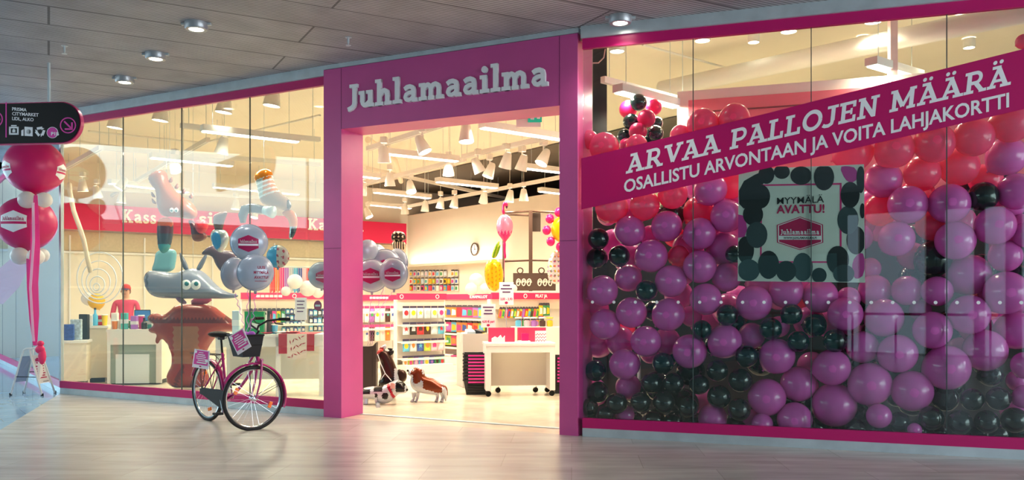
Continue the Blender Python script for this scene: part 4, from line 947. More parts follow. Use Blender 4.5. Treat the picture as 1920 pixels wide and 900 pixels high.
def gondola(name, label, W_, u0, u1, z1, shelves, text=None, dep=.40, badges=(), tx=None, back='offwhite', shelf_m='white', base=.16):
    t = thing('display_shelf', label, 'shelf unit', W_.at((u0+u1)/2, 0), W_.ang)
    pw = lambda nm, *a, m='white', **k: part(nm, wallbox(W_, *a), m, t, world=True)
    pw('back_panel', u0, u1, base, z1-.12, .0, .03, m=back); pw('base', u0, u1, 0, base, -dep, .03, m='offwhite')
    pw('side_panel', u0-.03, u0, 0, z1-.12, -.06, .03); pw('side_panel', u1, u1+.03, 0, z1-.12, -.06, .03)
    pw('header', u0-.03, u1+.03, z1-.12, z1, -.12, -.08, m='pink')
    pw('light_panel', u0, u1, z1-.30, z1-.12, -.07, -.03, m='cream')
    for z, sd in shelves: pw('shelf', u0, u1, z-.02, z, -sd, 0, m=shelf_m); pw('price_rail', u0, u1, z-.035, z+.005, -sd-.01, -sd, m='offwhite')
    n = -W_.n
    if text == '#':                                    # header words too small to read
        a, b = tx
        for k in range(6):
            q0, q1 = W_.hit(a[0]+(b[0]-a[0])*(k+.08)/6, 553, off=-.125), W_.hit(a[0]+(b[0]-a[0])*(k+.9)/6, 553, off=-.125)
            part('header_lettering', wallbox(W_, (q0-W_.a).dot(W_.t), (q1-W_.a).dot(W_.t), z1-.085, z1-.04, -.124, -.12), 'lettering', t, world=True)
    elif text:
        a, b = tx; q0, q1 = W_.hit(*a, off=-.125), W_.hit(*b, off=-.125); q1.z = q0.z = z1-.088
        part('header_lettering', sans_mb(text, q0, q1, .058, n, .004, .03), 'lettering', t, world=True)
    for px in badges:
        c = W_.hit(px, 552, off=-.122); c.z = z1-.06; mx = Matrix.Translation(c) @ Matrix.Rotation(W_.ang, 4, 'Z') @ Matrix.Rotation(PI/2, 4, 'X')
        part('header_badge', MB().lathe([(.028, 0), (.042, 0), (.042, .004), (.028, .004)], 18, mx, cap=False), 'lettering', t, world=True)
    return t
WG1 = Wall(P(742, 560, 16.3), ang=UA)
W1 = WG1.uz(829, 560)[0]
gondola('g', 'white display end unit with four rows of foil balloon packets, behind the foil basset', WG1, 0, W1, 1.52, [(.28, .22), (.60, .22), (.92, .22), (1.22, .14)], badges=(753, 820))
rows = [(1.02, 'top', [('c8dce8', 'e8303c', 0), ('c8dce8', 'f2c81e', 0), ('c8dce8', 'b8d848', 2), ('c8dce8', 'f6c4d0', 0), ('c8dce8', 'b8d848', 0), ('c8dce8', 'e83a88', 0)]),
        (.71, 'second', [('c8dce8', 'e8303c', 2), ('202024', 'c8ccd2', 3), ('e8303c', '4a2c24', 3), ('4a2c24', 'f2c81e', 1), ('c8dce8', 'f4efe6', 0), ('58b8e0', 'e8303c', 2)]),
        (.39, 'third', [('58b8e0', 'f2c81e', 0), ('c8dce8', 'f08a3c', 1), ('3858a8', '58b8e0', 2), ('b8d848', 'f08a3c', 0), ('f6c4d0', 'e83a88', 3), ('f6c4d0', 'f4efe6', 0)]),
        (.07, 'bottom', [('f4efe6', 'f08a3c', 1), ('b8d848', 'e83a88', 0), ('b070c8', 'f6c4d0', 3), ('58b8e0', 'b070c8', 0), ('f4efe6', 'f2c81e', 0), ('3858a8', 'b070c8', 2), ('3c9858', '4a2c24', 1), ('50b8b0', 'e8303c', 0)])]
for z, rn, items in rows:
    n = len(items)
    for i, (b, m_, k) in enumerate(items):
        u = .05 + (i+.5)*(W1-.10)/n
        pack(WG1, u, z+.02, min(.145, (W1-.1)/n*.95), .24, b, m_, k, '%s packet with %s motif, %s in the %s row of the end unit' % (CN[b], CN[m_], ORD[i], rn), 'foil balloon packets on the end unit', off=-.17)
# left unit with pink header cards
WG0 = Wall(P(650, 560, 17.6), ang=UA); W0 = WG0.uz(741, 560, -.1)[0]
gondola('g', 'white shelf unit with two rows of pink topped packets, beside the left jamb', WG0, 0, W0, 1.50, [(.35, .3), (.80, .3), (1.15, .2)], '#', tx=((693, 553), (729, 553)))
for r, z in enumerate((.93, .54)):
    for i in range(8):
        c1 = KEYS[(i*5+r*3+4) % 12]; c2 = KEYS[(i*7+r*5+2) % 15]
        pack(WG0, .05+(i+.5)*(W0-.1)/8, z, (W0-.1)/8*.9, .34, 'f4efe6' if i % 3 else c1, c2, i % 4, 'pink topped packet, %s motif, %s from left in the %s row by the jamb' % (CN[c2], ORD[i], ('upper', 'lower')[r]), 'pink topped packets', off=-.2, head='f0407c')
# long aisle running towards the viewer: balloon bags
G2A = P(828, 560, 19.6); WG2 = Wall(G2A, ang=UA-PI/2); W2 = WG2.uz(928, 560)[0]
gondola('g', 'long white aisle unit of yellow, orange and pink balloon bags, middle of the shop', WG2, 0, W2, 1.52, [(.36, .34), (.66, .3), (.99, .3)], 'ILMAPALLOT', tx=((881, 553), (914, 553)), shelf_m=mat('shelf_wood', 'a08c70', .6), badges=(925,))
pal = [['f4efe6', 'f2c81e', 'f08a3c', 'f08a3c', 'e8303c', 'e83a88', 'e83a88', 'b070c8', '58b8e0'], ['c89838', 'f4efe6', 'e83a88', '58b8e0', 'f08a3c', 'f08a3c', 'e8303c', 'f08a3c', 'b8d848'], ['f2c81e', 'f2c81e', 'b8d848', 'e83a88', 'f2c81e', 'e8303c', 'e8303c', 'f08a3c', 'f2c81e']]
for r, z in enumerate((1.02, .69, .39)):
    for i in range(9):
        c = pal[r][i]
        small_pack(WG2, .1+(i+.5)*(W2-.2)/9, z, (W2-.2)/9*1.05, .26, c, KEYS[(i*3+r) % 10], '%s balloon bag, %s from left in the %s row of the balloon aisle' % (CN[c], ORD[i], ('top', 'middle', 'bottom')[r]), 'balloon bags in the aisle', off=-.20)
for i in range(6):
    c = ['e8303c', 'f08a3c', 'f4efe6', 'e83a88', 'f2c81e', 'f4efe6'][i]
    mx = Matrix.Translation(WG2.at(.2+i*.30, .17, -.30)) @ Matrix.Rotation(WG2.ang+.3*i, 4, 'Z')
    solo('flat_packet', MB().rbox(-.13, .13, -.09, .09, 0, .02+.005*(i % 3), .006, 1, mx), mat('bag_'+c, c, .4), '%s packet lying on the base of the balloon aisle, %s from left' % (CN[c], ORD[i]), 'packet', 'packets lying on the aisle base')
# pen wall
WG3 = Wall(P(918, 560, 15.4), ang=UA); W3 = WG3.uz(1058, 560)[0]
gondola('g', 'white wall unit hung with party pens and whistles behind the white table', WG3, 0, W3, 1.53, [(.42, .3), (.78, .3)], 'PILAT JA', tx=((1004, 549), (1026, 549)), badges=(985,))
for i in range(16):
    c = ['f08a3c', 'b8d848', 'b070c8', 'e8303c', 'f2c81e', '3c9858'][i % 6]
    small_pack(WG3, .16+i*.066, 1.07, .055, .20, c, KEYS[(i*5+3) % 12], '%s favour packet, %s from left in the upper row behind the white table' % (CN[c], ORD[i]), 'party favour packets', off=-.08, lean=.18)
for i in range(9):
    c = ['e8303c', '3c9858', 'f4efe6', 'b070c8', 'f2c81e', 'e83a88', 'f08a3c', 'b8d848', '202024'][i]
    small_pack(WG3, .62+i*.066, .90, .055, .15, c, KEYS[(i*7+1) % 12], '%s whistle packet, %s from left in the second row behind the table' % (CN[c], ORD[i]), 'party favour packets', off=-.10)
for i, c in enumerate(('f2c81e', '3c9858', '3c9858')):
    small_pack(WG3, 1.10+i*.085, 1.10, .085, .24, c, ('f4efe6', 'f4efe6', 'f2c81e')[i], '%s flag packet hung at upper right behind the white table, %s of three' % (CN[c], ORD[i]), 'flag packets', off=-.10)
for i in range(7):
    c = ['3858a8', '58b8e0', '3858a8', 'c8ccd2', '3858a8', '58b8e0', '202024'][i]
    small_pack(WG3, .14+i*.08, .79, .075, .11, c, KEYS[(i*3) % 9], 'small %s packet low on the pen wall, %s from left' % (CN[c], ORD[i]), 'low packets on the pen wall', off=-.12)
def box_thing(name, px0, py0, px1, py1, Y, dep, m, label, cat, group=None, r=.008, rz=UA*.0):
    a, b = P(px0, py1, Y), P(px1, py0, Y); return solo(name, MB().rbox(a.x, b.x, Y, Y+dep, a.z, b.z, min(r, (b.x-a.x)/5, (b.z-a.z)/5), 2), m, label, cat, group)
# ---- white table on casters and what stands on it
def table():
    fl, fr = on_floor(913, 744), on_floor(1036, 744); Yt = 12.3
    W_ = Wall((P(911, 560, Yt).x, Yt), ang=.10); L = W_.uz(1041, 560)[0]
    t = thing('display_table', 'white display table on casters in the middle of the doorway', 'table', W_.at(L/2, 0, .3), W_.ang)
    pw = lambda nm, *a, m='white': part(nm, wallbox(W_, *a), m, t, world=True)
    pw('tabletop', -.01, L+.01, .74, .775, -.01, .62); pw('apron', 0, L, .64, .74, 0, .60); 
    pw('end_panel', 0, .075, .09, .64, .0, .60); pw('end_panel', L-.075, L, .09, .64, .0, .60); pw('back_panel', .075, L-.075, .12, .64, .42, .44, m='offwhite')
    for u in (.04, .22, L-.22, L-.04):
        for y in (.06, .54):
            if u in (.22, L-.22) and y < .1: continue
            c = W_.at(u, 0, y); mx = Matrix.Translation(c+Vector((0, 0, .042))) @ Matrix.Rotation(W_.ang+.3, 4, 'Z') @ Matrix.Rotation(PI/2, 4, 'X')
            w_ = part('caster', MB().lathe([(.012, -.012), (.04, -.014), (.042, 0), (.04, .014), (.012, .012)], 16, mx), 'black', t, world=True, smooth=True)
            part('caster_fork', MB().tube([c+Vector((0, 0, .045)), c+Vector((.012, .02, .095))], .012, 6), 'chrome', w_, world=True)
    return W_, L
TW, TL = table()
tz = .776
def on_table(name, u0, u1, y0, y1, h, m, label, cat, group=None, z=tz):
    return solo(name, wallbox(TW, u0, u1, z, z+h, y0, y1, MB()), m, label, cat, group)
cl = mat('clear_pink', 'f4527c', .2, trans=.4)
on_table('display_box', .07, .46, .40, .52, .21, cl, 'clear pink display box at the left back of the white table', 'box')
on_table('display_box', .51, .93, .40, .52, .21, cl, 'clear pink display box at the right back of the white table', 'box')
solo('folded_paper', MB().prism([(0, 0), (.19, 0), (.19, .10), (.16, .06), (.13, .11), (.09, .07), (.05, .09), (.0, .06)], 0, .08, Matrix.Translation(TW.at(.10, tz, .15)) @ Matrix.Rotation(TW.ang, 4, 'Z')), 'white', 'white folded paper piece with jagged top on the white table', 'paper decoration')
on_table('tray', .49, .66, .10, .30, .025, 'white', 'white tray on the middle of the white table', 'tray')
b_ = TW.at(.59, tz+.026, .2)
gb_ = thing('gift_bag', 'small hot pink gift bag standing on the white tray', 'bag', b_, TW.ang)
part('bag', MB().prism([(-.05, 0), (.05, 0), (.055, .11), (-.055, .11)], -.03, .03), mat('bag_hot', 'e0186a', .4), gb_); part('handle', MB().tube([(-.025, 0, .11), (-.02, 0, .15), (.02, 0, .15), (.025, 0, .11)], .004, 5), mat('bag_hot'), gb_)
for u, lb in ((.78, 'white dotted gift bag, left of the pair on the white table'), (.86, 'white dotted gift bag, right of the pair on the white table')):
    g1 = thing('gift_bag', lb, 'bag', TW.at(u, tz, .18), TW.ang, 'dotted gift bags'); part('bag', MB().prism([(-.04, 0), (.04, 0), (.04, .17), (-.04, .17)], -.025, .025), 'lettering', g1)
    part('handle', MB().tube([(-.02, 0, .17), (-.015, 0, .205), (.015, 0, .205), (.02, 0, .17)], .003, 5), mat('bag_hot'), g1)
    db = MB()
    for k in range(12):
        x, z = -.03+.02*(k % 4), .025+.045*(k//4)+.012*(k % 2); db.prism([(x+.008*math.cos(a), z+.008*math.sin(a)) for a in [PI*j/4 for j in range(8)]], -.0265, -.025)
    part('dots', db, 'emblem', g1)
# glass jars on the shelf behind the table
for i, (px, c, lb) in enumerate(((972, '58b8e0', 'blue'), (988, 'f6c4d0', 'pale pink'), (1001, 'b070c8', 'violet'), (1017, '4a2c24', 'brown'), (1031, 'f2c81e', 'yellow'))):
    a = P(px, 613, 14.6); t = thing('sweet_jar', 'clear jar with %s contents on the ledge behind the white table' % lb, 'jar', (a.x, a.y, a.z), 0, 'jars behind the white table')
    part('contents', MB().lathe([(.045, .008), (.052, .03), (.052, .10), (.03, .115)], 14), mat('fill_'+c, c, .5), t, smooth=True); part('glass', MB().lathe([(.055, 0), (.06, .01), (.06, .135), (.05, .145)], 16), 'clear', t, smooth=True)
    part('lid', MB().lathe([(.06, .146), (.06, .165), (.02, .17)], 16), mat('lid_'+c, 'f2c81e' if c == 'f2c81e' else 'f4efe6', .4), t, smooth=True)
la, lb_ = P(958, 613, 14.5), P(1046, 613, 14.5); solo('ledge_unit', MB().box(la.x, lb_.x+.1, 14.45, 14.85, .0, la.z-.002), 'offwhite', 'white ledge unit carrying five sweet jars behind the white table', 'counter')
# price boards
def price_board(px0, py0, px1, py1, Y, lines, price, label, foot):
    a, b = P(px0, py1, Y), P(px1, py0, Y); t = thing('price_board', label, 'sign', ((a.x+b.x)/2, Y, foot))
    part('board', MB().box(a.x, b.x, Y, Y+.008, a.z, b.z), 'lettering', t, world=True); part('stand', MB().tube([((a.x+b.x)/2, Y+.012, foot), ((a.x+b.x)/2, Y+.012, a.z+.02)], .006, 6), 'steel', t, world=True)
    n = Vector((0, -1, 0)); wd = b.x-a.x; cx = (a.x+b.x)/2
    for k, s in enumerate(lines): part('text_line', MB().box(cx-wd*s/2, cx+wd*s/2, Y-.003, Y-.001, b.z-.06-.05*k, b.z-.04-.05*k), mat('print_violet', '5a3a6a', .5), t, world=True)
    part('price', sans_mb(price, Vector((cx-wd*.42, Y-.001, a.z+.075)), Vector((cx+wd*.42, Y-.001, a.z+.075)), .036, n, .002, .02), mat('print_pink2', 'd02870', .5), t, world=True)
    part('emblem', MB().prism([(cx+x*.025, a.z+.035+z*.025) for x, z in HEXA], Y-.004, Y-.001), 'emblem', t, world=True)
price_board(936, 529, 963, 572, 12.9, [.5, .78, .55], '3,00 - 3,90', 'white price board standing above the left part of the white table, with a price range', tz)
price_board(902, 570, 929, 614, 13.2, [.75, .5, .62], '4,00 € pari', 'white price board over the grey bin, with a pair price', .93)
# grey bin, heaped packets, basket stacks
GB = Wall(P(868, 560, 13.6), ang=UA*.4); 
gbn = thing('display_bin', 'grey open display bin behind the basket stack', 'bin', GB.at(.25, 0, .25), GB.ang)
part('front_panel', wallbox(GB, 0, .46, 0, .86, 0, .02), 'grey', gbn, world=True); part('side_panel', wallbox(GB, 0, .02, 0, .86, .02, .5), 'grey', gbn, world=True); part('side_panel', wallbox(GB, .44, .46, 0, .86, .02, .5), 'grey', gbn, world=True); part('back_panel', wallbox(GB, 0, .46, 0, .86, .5, .52), 'grey', gbn, world=True); part('floor_panel', wallbox(GB, .02, .44, .70, .72, .02, .5), 'grey', gbn, world=True)
for k in range(5):
    c = ['f4efe6', 'c8dce8', '58b8e0', '202024', 'f2c81e'][k]; mx = Matrix.Translation(GB.at(.06+.075*k, .725+.05*(k % 2), .22)) @ Matrix.Rotation(.4*k, 4, 'Z') @ Matrix.Rotation(.25, 4, 'X')
    solo('flat_packet', MB().rbox(-.05, .09, -.07, .07, 0, .14, .01, 1, mx), mat('bag_'+c, c, .4), '%s packet heaped in the grey display bin' % CN[c], 'packet', 'packets heaped in the grey bin')
def basket_mesh():
    mb = MB(); a, b = (.15, .11), (.19, .145)
    def ring(w_, d_, z): return [Vector((-w_, -d_, z)), Vector((w_, -d_, z)), Vector((w_, d_, z)), Vector((-w_, d_, z))]
    o0, o1, i1, i0 = ring(*a, 0), ring(*b, .22), ring(b[0]-.012, b[1]-.012, .22), ring(a[0]-.012, a[1]-.012, .012)
    lip0, lip1 = ring(b[0]+.012, b[1]+.012, .205), ring(b[0]+.012, b[1]+.012, .222)
    v = o0+o1+i1+i0+lip0+lip1; fs = [(0, 1, 2, 3), (12, 13, 14, 15)]
    for j in range(4):
        k = (j+1) % 4; fs += [(j, k, k+4, j+4), (8+j, 8+k, 12+k, 12+j), (4+j, 4+k, 16+k, 16+j), (16+j, 16+k, 20+k, 20+j), (20+j, 20+k, 8+k, 8+j)]
    return mb.faces(v, fs)
def basket_stack(px, Y, n, rz, where, first=None):
    base = P(px, 560, Y); src = first
    for i in range(n):
        lb = 'black shopping basket, %s from the floor in the stack %s' % (ORD[i], where)
        loc = (base.x, Y, .0+.049*i)
        if src is None:
            src = thing('shopping_basket', lb, 'basket', loc, rz, 'stacked black shopping baskets')
            part('body', basket_mesh(), mat('basket_plastic', '26272b', .5), src)
            part('handle', MB().box(-.12, .12, -.166, -.156, .175, .198), mat('handle_pink', 'e83a9c', .4), src, label='pink handle')
            vb = MB()
            for k in range(5): vb.box(-.13, .13, -.1365+.008*(5-k)*.9-.02, -.128+.008*(5-k)*.9-.02, .03+.032*k, .036+.032*k)
            part('rib', vb, 'black', src)
        else:
            d = dup(src, loc, rz + (.01 if i % 2 else -.01), lb)
    return src
bs = basket_stack(893, 12.75, 9, .05, 'left of the white table')
basket_stack(1058, 12.9, 8, .05, 'cut by the right jamb', bs)
# ---- foil balloons seen through the doorway
def smooth_poly(pts, n=3):
    for _ in range(n):
        q = []
        for a, b in zip(pts, pts[1:]+pts[:1]): q += [(a[0]*.75+b[0]*.25, a[1]*.75+b[1]*.25), (a[0]*.25+b[0]*.75, a[1]*.25+b[1]*.75)]
        pts = q
    return pts
def inflate(name, px, Y, T, D, mats, colour, parent, sm=2, cell=None, center=None):
    """puffed foil shape from an outline given in pixels at depth Y; colour(x,y) in pixels picks the print"""
    pts = smooth_poly(px, sm); w3 = [P(x, y, Y) for x, y in pts]; c = center
    poly = [Vector((p.x-c.x, p.z-c.z)) for p in w3]
    xs = [p.x for p in poly]; zs = [p.y for p in poly]; cell = cell or max(max(xs)-min(xs), max(zs)-min(zs))/26
    n = len(poly)
    def dist(q):
        best = 9
        for a, b in zip(poly, poly[1:]+poly[:1]):
            ab = b-a; t = max(0, min(1, (q-a).dot(ab)/max(ab.length_squared, 1e-12))); best = min(best, (q-a-ab*t).length)
        return best
    def inside(q):
        r = False
        for a, b in zip(poly, poly[1:]+poly[:1]):
            if (a.y > q.y) != (b.y > q.y) and q.x < (b.x-a.x)*(q.y-a.y)/(b.y-a.y)+a.x: r = not r
        return r
    v2 = list(poly)
    y = min(zs); row = 0
    while y < max(zs):
        x = min(xs) + (cell/2 if row % 2 else 0)
        while x < max(xs):
            q = Vector((x, y))
            if inside(q) and dist(q) > cell*.45: v2.append(q)
            x += cell
        y += cell*.87; row += 1
    vv, _, ff, *_r = delaunay_2d_cdt(v2, [], [list(range(n))], 1, 1e-5)
    hs = []
    for q in vv:
        d = min(dist(Vector(q)), D); hs.append(T*math.sqrt(max(0, 1-(1-d/D)**2)))
    mb = MB(); N = len(vv)
    mb.faces([Vector((q[0], -h-.0015, q[1])) for q, h in zip(vv, hs)] + [Vector((q[0], h+.0015, q[1])) for q, h in zip(vv, hs)],
             [tuple(f) for f in ff] + [tuple(i+N for i in f)[::-1] for f in ff] + [(i, (i+1) % n, (i+1) % n+N, i+N) for i in range(n)])
    for f in mb.b.faces:
        m_ = f.calc_center_median(); f.material_index = colour(CX+(m_.x+c.x)*F/Y, HY-(m_.z+c.z-HC)*F/Y)
    return part(name, mb, mats, parent, smooth='all')
def foil_thing(name, label, cx, cy, Y, group=None, rz=0):
    o = thing(name, label, 'foil balloon', P(cx, cy, Y), rz, group); return o, P(cx, cy, Y)
def fm(name, c, metal=.35, rough=.2): return mat('foil_'+name, c, rough, metal)
gc = 'grey foil balloon bunch just inside the left jamb'
for k, (x, y, r, Y, yaw, em, lb) in enumerate(((697, 517, 30, 10.95, .0, (.0, 0, .62), 'grey foil balloon with emblem, lower left of the doorway bunch, cut by the jamb'), (738, 513, 29, 10.75, -.35, (.15, -.05, .58), 'grey foil balloon with emblem, lower right and nearest of the bunch in the doorway'),
        (722, 497, 29, 11.25, -.1, (.05, -.1, .58), 'grey foil balloon with emblem, behind the nearest one in the doorway bunch'), (745, 492, 25, 11.55, -.6, (.2, -.1, .5), 'grey foil balloon at the right back of the doorway bunch'),
        (690, 470, 20, 11.15, .6, None, 'plain grey foil balloon at upper left of the doorway bunch'), (708, 478, 19, 11.45, .8, None, 'plain grey foil balloon between the jamb and the back of the doorway bunch'), (603, 516, 24, 10.85, .25, (.1, -.1, .6), 'grey foil balloon of the doorway bunch seen through the left window'))):
    foil_balloon(x, y, r, Y, lb, yaw, .05, gc, emblem=em)
gbag = thing('gift_bag', 'tall dark brown paper bag with notched top just inside the left jamb', 'bag', on_floor(686, 740))
Yb = gbag.location.y; a, b = P(658, 740, Yb), P(705, 740, Yb); zt_ = P(0, 642, Yb).z
part('bag', MB().prism([(a.x, 0), (b.x, 0), (b.x, zt_), (b.x-.05, zt_-.055), (b.x-.10, zt_-.06), (a.x+.10, zt_-.06), (a.x+.05, zt_-.055), (a.x, zt_)], Yb, Yb+.18), mat('bag_brown', '3a2e29', .6), gbag, world=True)
part('fold', MB().box(b.x-.055, b.x-.05, Yb-.002, Yb, 0, zt_-.06), 'dark', gbag, world=True)
for k, (x, y, Y) in enumerate(((697, 549, 10.95), (738, 545, 10.75), (722, 530, 11.25))):
    string('balloon_ribbon', [P(x, y, Y), P(692+4*k, 600, 11.8), P(690+4*k, 648, Yb+.08)], 'violet ribbon of the doorway balloon bunch, %s from left' % ORD[k], curl=.006, group='ribbons of the doorway bunch')
# pineapple
o, c = foil_thing('pineapple_balloon', 'yellow foil pineapple balloon with green leaf crown floating over the shelves', 925, 515, 13.6)
inflate('fruit', [(908, 505), (913, 490), (925, 484), (938, 490), (944, 508), (944, 525), (938, 540), (928, 548), (916, 542), (909, 525)], 13.6, .12, .13, [fm('yellow', 'f2c010'), fm('orange', 'e88a10')], lambda x, y: 1 if (math.sin(x*.9)+math.sin(y*.75+x*.3)) > 1.25 else 0, o, center=c)
inflate('leaf_crown', [(921, 484), (924, 470), (930, 458), (937, 450), (936, 462), (940, 456), (936, 472), (930, 484)], 13.6, .03, .04, [fm('green', '6a9a20'), fm('leaf', 'a8b828')], lambda x, y: int((x+y*.3) % 6 > 3), o, center=c)
# flamingo
o, c = foil_thing('flamingo_balloon', 'pink foil flamingo balloon floating above the pineapple balloon', 946, 430, 13.9)
pk_ = [fm('flamingo', 'f090b0'), fm('flamingo_dark', 'd83078')]
inflate('body', [(930, 425), (934, 408), (945, 400), (957, 406), (963, 422), (960, 438), (951, 450), (946, 456), (941, 448), (933, 438)], 13.9, .11, .13, pk_, lambda x, y: 1 if y > 436 + 4*math.sin(x) else 0, o, center=c)
inflate('neck_and_head', [(941, 401), (941, 388), (943, 379), (949, 377), (953, 383), (951, 392), (948, 390), (947, 384), (945, 392), (948, 401)], 13.9, .03, .035, pk_+[fm('beak', '3a2030')], lambda x, y: 2 if (y > 387 and x > 949) else 1, o, center=c, cell=.02)
inflate('legs', [(943, 452), (949, 452), (948, 470), (950, 484), (945, 486), (944, 470)], 13.9, .02, .025, pk_, lambda x, y: 1, o, center=c, cell=.02)
string('balloon_ribbon', [P(946, 486, 13.9), P(945, 520, 13.85)], 'pink ribbon under the flamingo balloon', m=mat('ribbon_pink', 'e060a0', .4))
# flower and confetti balloons at the right jamb
o, c = foil_thing('flower_balloon', 'pink petalled foil flower balloon with yellow centre at the right jamb', 1052, 428, 12.6)
for k in range(9):
    a = 2*PI*k/9+.3; x, y = 1054+29*math.cos(a), 430+33*math.sin(a)
    inflate('petal', [(x+8.5*math.cos(t), y+9.5*math.sin(t)) for t in [2*PI*j/10 for j in range(10)]], 12.6, .05, .06, [fm('petal', 'e02878')], lambda x, y: 0, o, sm=1, center=c, cell=.025)
inflate('centre', [(1054+21*math.cos(t), 430+25*math.sin(t)) for t in [2*PI*j/16 for j in range(16)]], 12.6, .10, .12, [fm('yellow', 'f2c010')], lambda x, y: 0, o, sm=1, center=c)
o, c = foil_thing('confetti_balloon', 'white oval foil balloon with coloured dots at the right jamb', 1042, 503, 12.8)
inflate('envelope', [(1026, 510), (1027, 490), (1035, 474), (1046, 468), (1058, 474), (1062, 495), (1058, 520), (1048, 533), (1036, 532), (1028, 524)], 12.8, .11, .13, [fm('pearl', 'e6ded8'), fm('green', '6a9a20'), fm('yellow', 'f2c010'), fm('petal', 'e02878'), fm('violet', '8868b8')],
        lambda x, y: (int(x*3.7+y*1.9) % 4+1) if math.hypot((x % 7)-3.5, (y % 9)-4.5) < 2.2 else 0, o, center=c, cell=.018)
# cupcake balloon
o, c = foil_thing('cupcake_balloon', 'black and cream striped foil cupcake balloon over the doorway bunch', 747, 453, 13.2)
inflate('icing', [(733, 450), (734, 438), (741, 433), (752, 433), (760, 438), (762, 450), (750, 453), (740, 453)], 13.2, .07, .08, [fm('choc', '2a1e18'), fm('cream', 'd8c8a8')], lambda x, y: int(math.hypot((x % 8)-4, (y % 7)-3.5) < 1.8), o, center=c, cell=.015)
inflate('case', [(733, 452), (762, 452), (758, 468), (750, 473), (741, 472), (736, 465)], 13.2, .05, .07, [fm('cream', 'd8c8a8'), fm('choc', '2a1e18')], lambda x, y: int((x-747)*.28 % 1.2 < .6), o, center=c, cell=.012)
# dogs and horse
def foil_dog_basset():
    Y = 11.75; o, c = foil_thing('dog_balloon', 'brown and white foil basset dog balloon standing on the shop floor, rightmost of the animals', 800, 724, Y)
    w_, br, dk, = fm('dogwhite', 'c8ccd2'), fm('dogbrown', '7a3414'), fm('dogblack', '1e1a1a')
    def colr(x, y):
        if (x-782)**2/140+(y-703)**2/220 < 1 and not (x < 776 and y > 702): return 1
        if y < 712+(x-790)*.30 + (14 if 795 < x < 830 else 0) and x > 788 and y > 700+(x-795)*.16: return 1
        return 0
    inflate('body', [(765, 700), (766, 693), (773, 692), (779, 687), (790, 687), (796, 697), (797, 706), (810, 708), (825, 717), (836, 724), (840, 735), (837, 750), (834, 752), (832, 742), (828, 736), (820, 742), (800, 740), (782, 736), (772, 728), (768, 715), (772, 706), (766, 704)], Y, .10, .09, [w_, br], colr, o, center=c, cell=.02)
    inflate('ear', [(771, 693), (782, 688), (794, 694), (795, 706), (786, 710), (775, 708)], Y-.10, .03, .04, [br], lambda x, y: 0, o, center=c, cell=.02)
    part('nose', MB().ball(P(764.5, 695, Y-.03), .016, 10), dk, o, world=True, smooth='all'); part('eye', MB().ball(P(774, 694, Y-.12), .018, 10), 'lettering', o, world=True, smooth='all'); part('pupil', MB().ball(P(773.5, 694, Y-.135), .009, 8), dk, o, world=True, smooth='all')
    for x in (776, 783, 819, 829):
        p, q = P(x, 736, Y), P(x+(2 if x > 800 else -1), 753, Y); part('leg', MB().tube([p, p.lerp(q, .6), q+Vector((-.02, -.03, 0))], [.035, .02, .025], 8), w_, o, world=True, smooth=True)
    inflate('tail', [(830, 722), (837, 722), (841, 735), (838, 751), (834, 752), (834, 738)], Y+.03, .03, .035, [br, w_], lambda x, y: int(y > 740), o, center=c, cell=.02)
foil_dog_basset()
def foil_dog_spotted():
    Y = 11.5; o, c = foil_thing('dog_balloon', 'white foil dog balloon with black spots and red collar, lying before the brown bag', 725, 735, Y)
    w_, dk, rd = fm('dogwhite', 'c8ccd2'), fm('dogblack', '1e1a1a'), fm('collar', 'b01830')
    def colr(x, y):
        if (x-724)**2/36+(y-741)**2/42 < 1: return 1
        if abs((x-738)-(y-740)*.45) < 3.2 and y > 718: return 2
        if (744 < x < 760 and y > 714 and y < 734) or (x < 696 and 728 < y < 738) or (703 < x < 719 and y < 733) or (abs(x-707) < 2.5 and y > 736): return 1
        return 0
    inflate('body', [(668, 735), (684, 726), (704, 724), (722, 722), (735, 715), (745, 712), (757, 716), (763, 724), (766, 732), (759, 738), (748, 738), (742, 744), (735, 752), (724, 757), (712, 757), (704, 750), (694, 748), (668, 750)], Y, .10, .09, [w_, dk, rd], colr, o, center=c, cell=.018)
    inflate('ear', [(745, 714), (757, 718), (757, 731), (748, 734), (743, 726)], Y-.09, .025, .03, [dk], lambda x, y: 0, o, center=c, cell=.02)
    part('nose', MB().ball(P(763, 731, Y-.05), .018, 10), dk, o, world=True, smooth='all'); part('tongue', MB().rbox(-.03, .03, -.01, .01, -.05, .03, .008, 2, Matrix.Translation(P(736, 722, Y-.10))), mat('tongue', 'e8a8a0', .4), o, world=True)
    part('leg', MB().tube([P(708, 745, Y-.05), P(708, 757, Y-.06), on_floor(709, 764)], [.05, .03, .03], 8), w_, o, world=True, smooth=True); part('leg', MB().tube([P(685, 744, Y), on_floor(686, 758)], [.04, .03], 8), w_, o, world=True, smooth=True)
foil_dog_spotted()
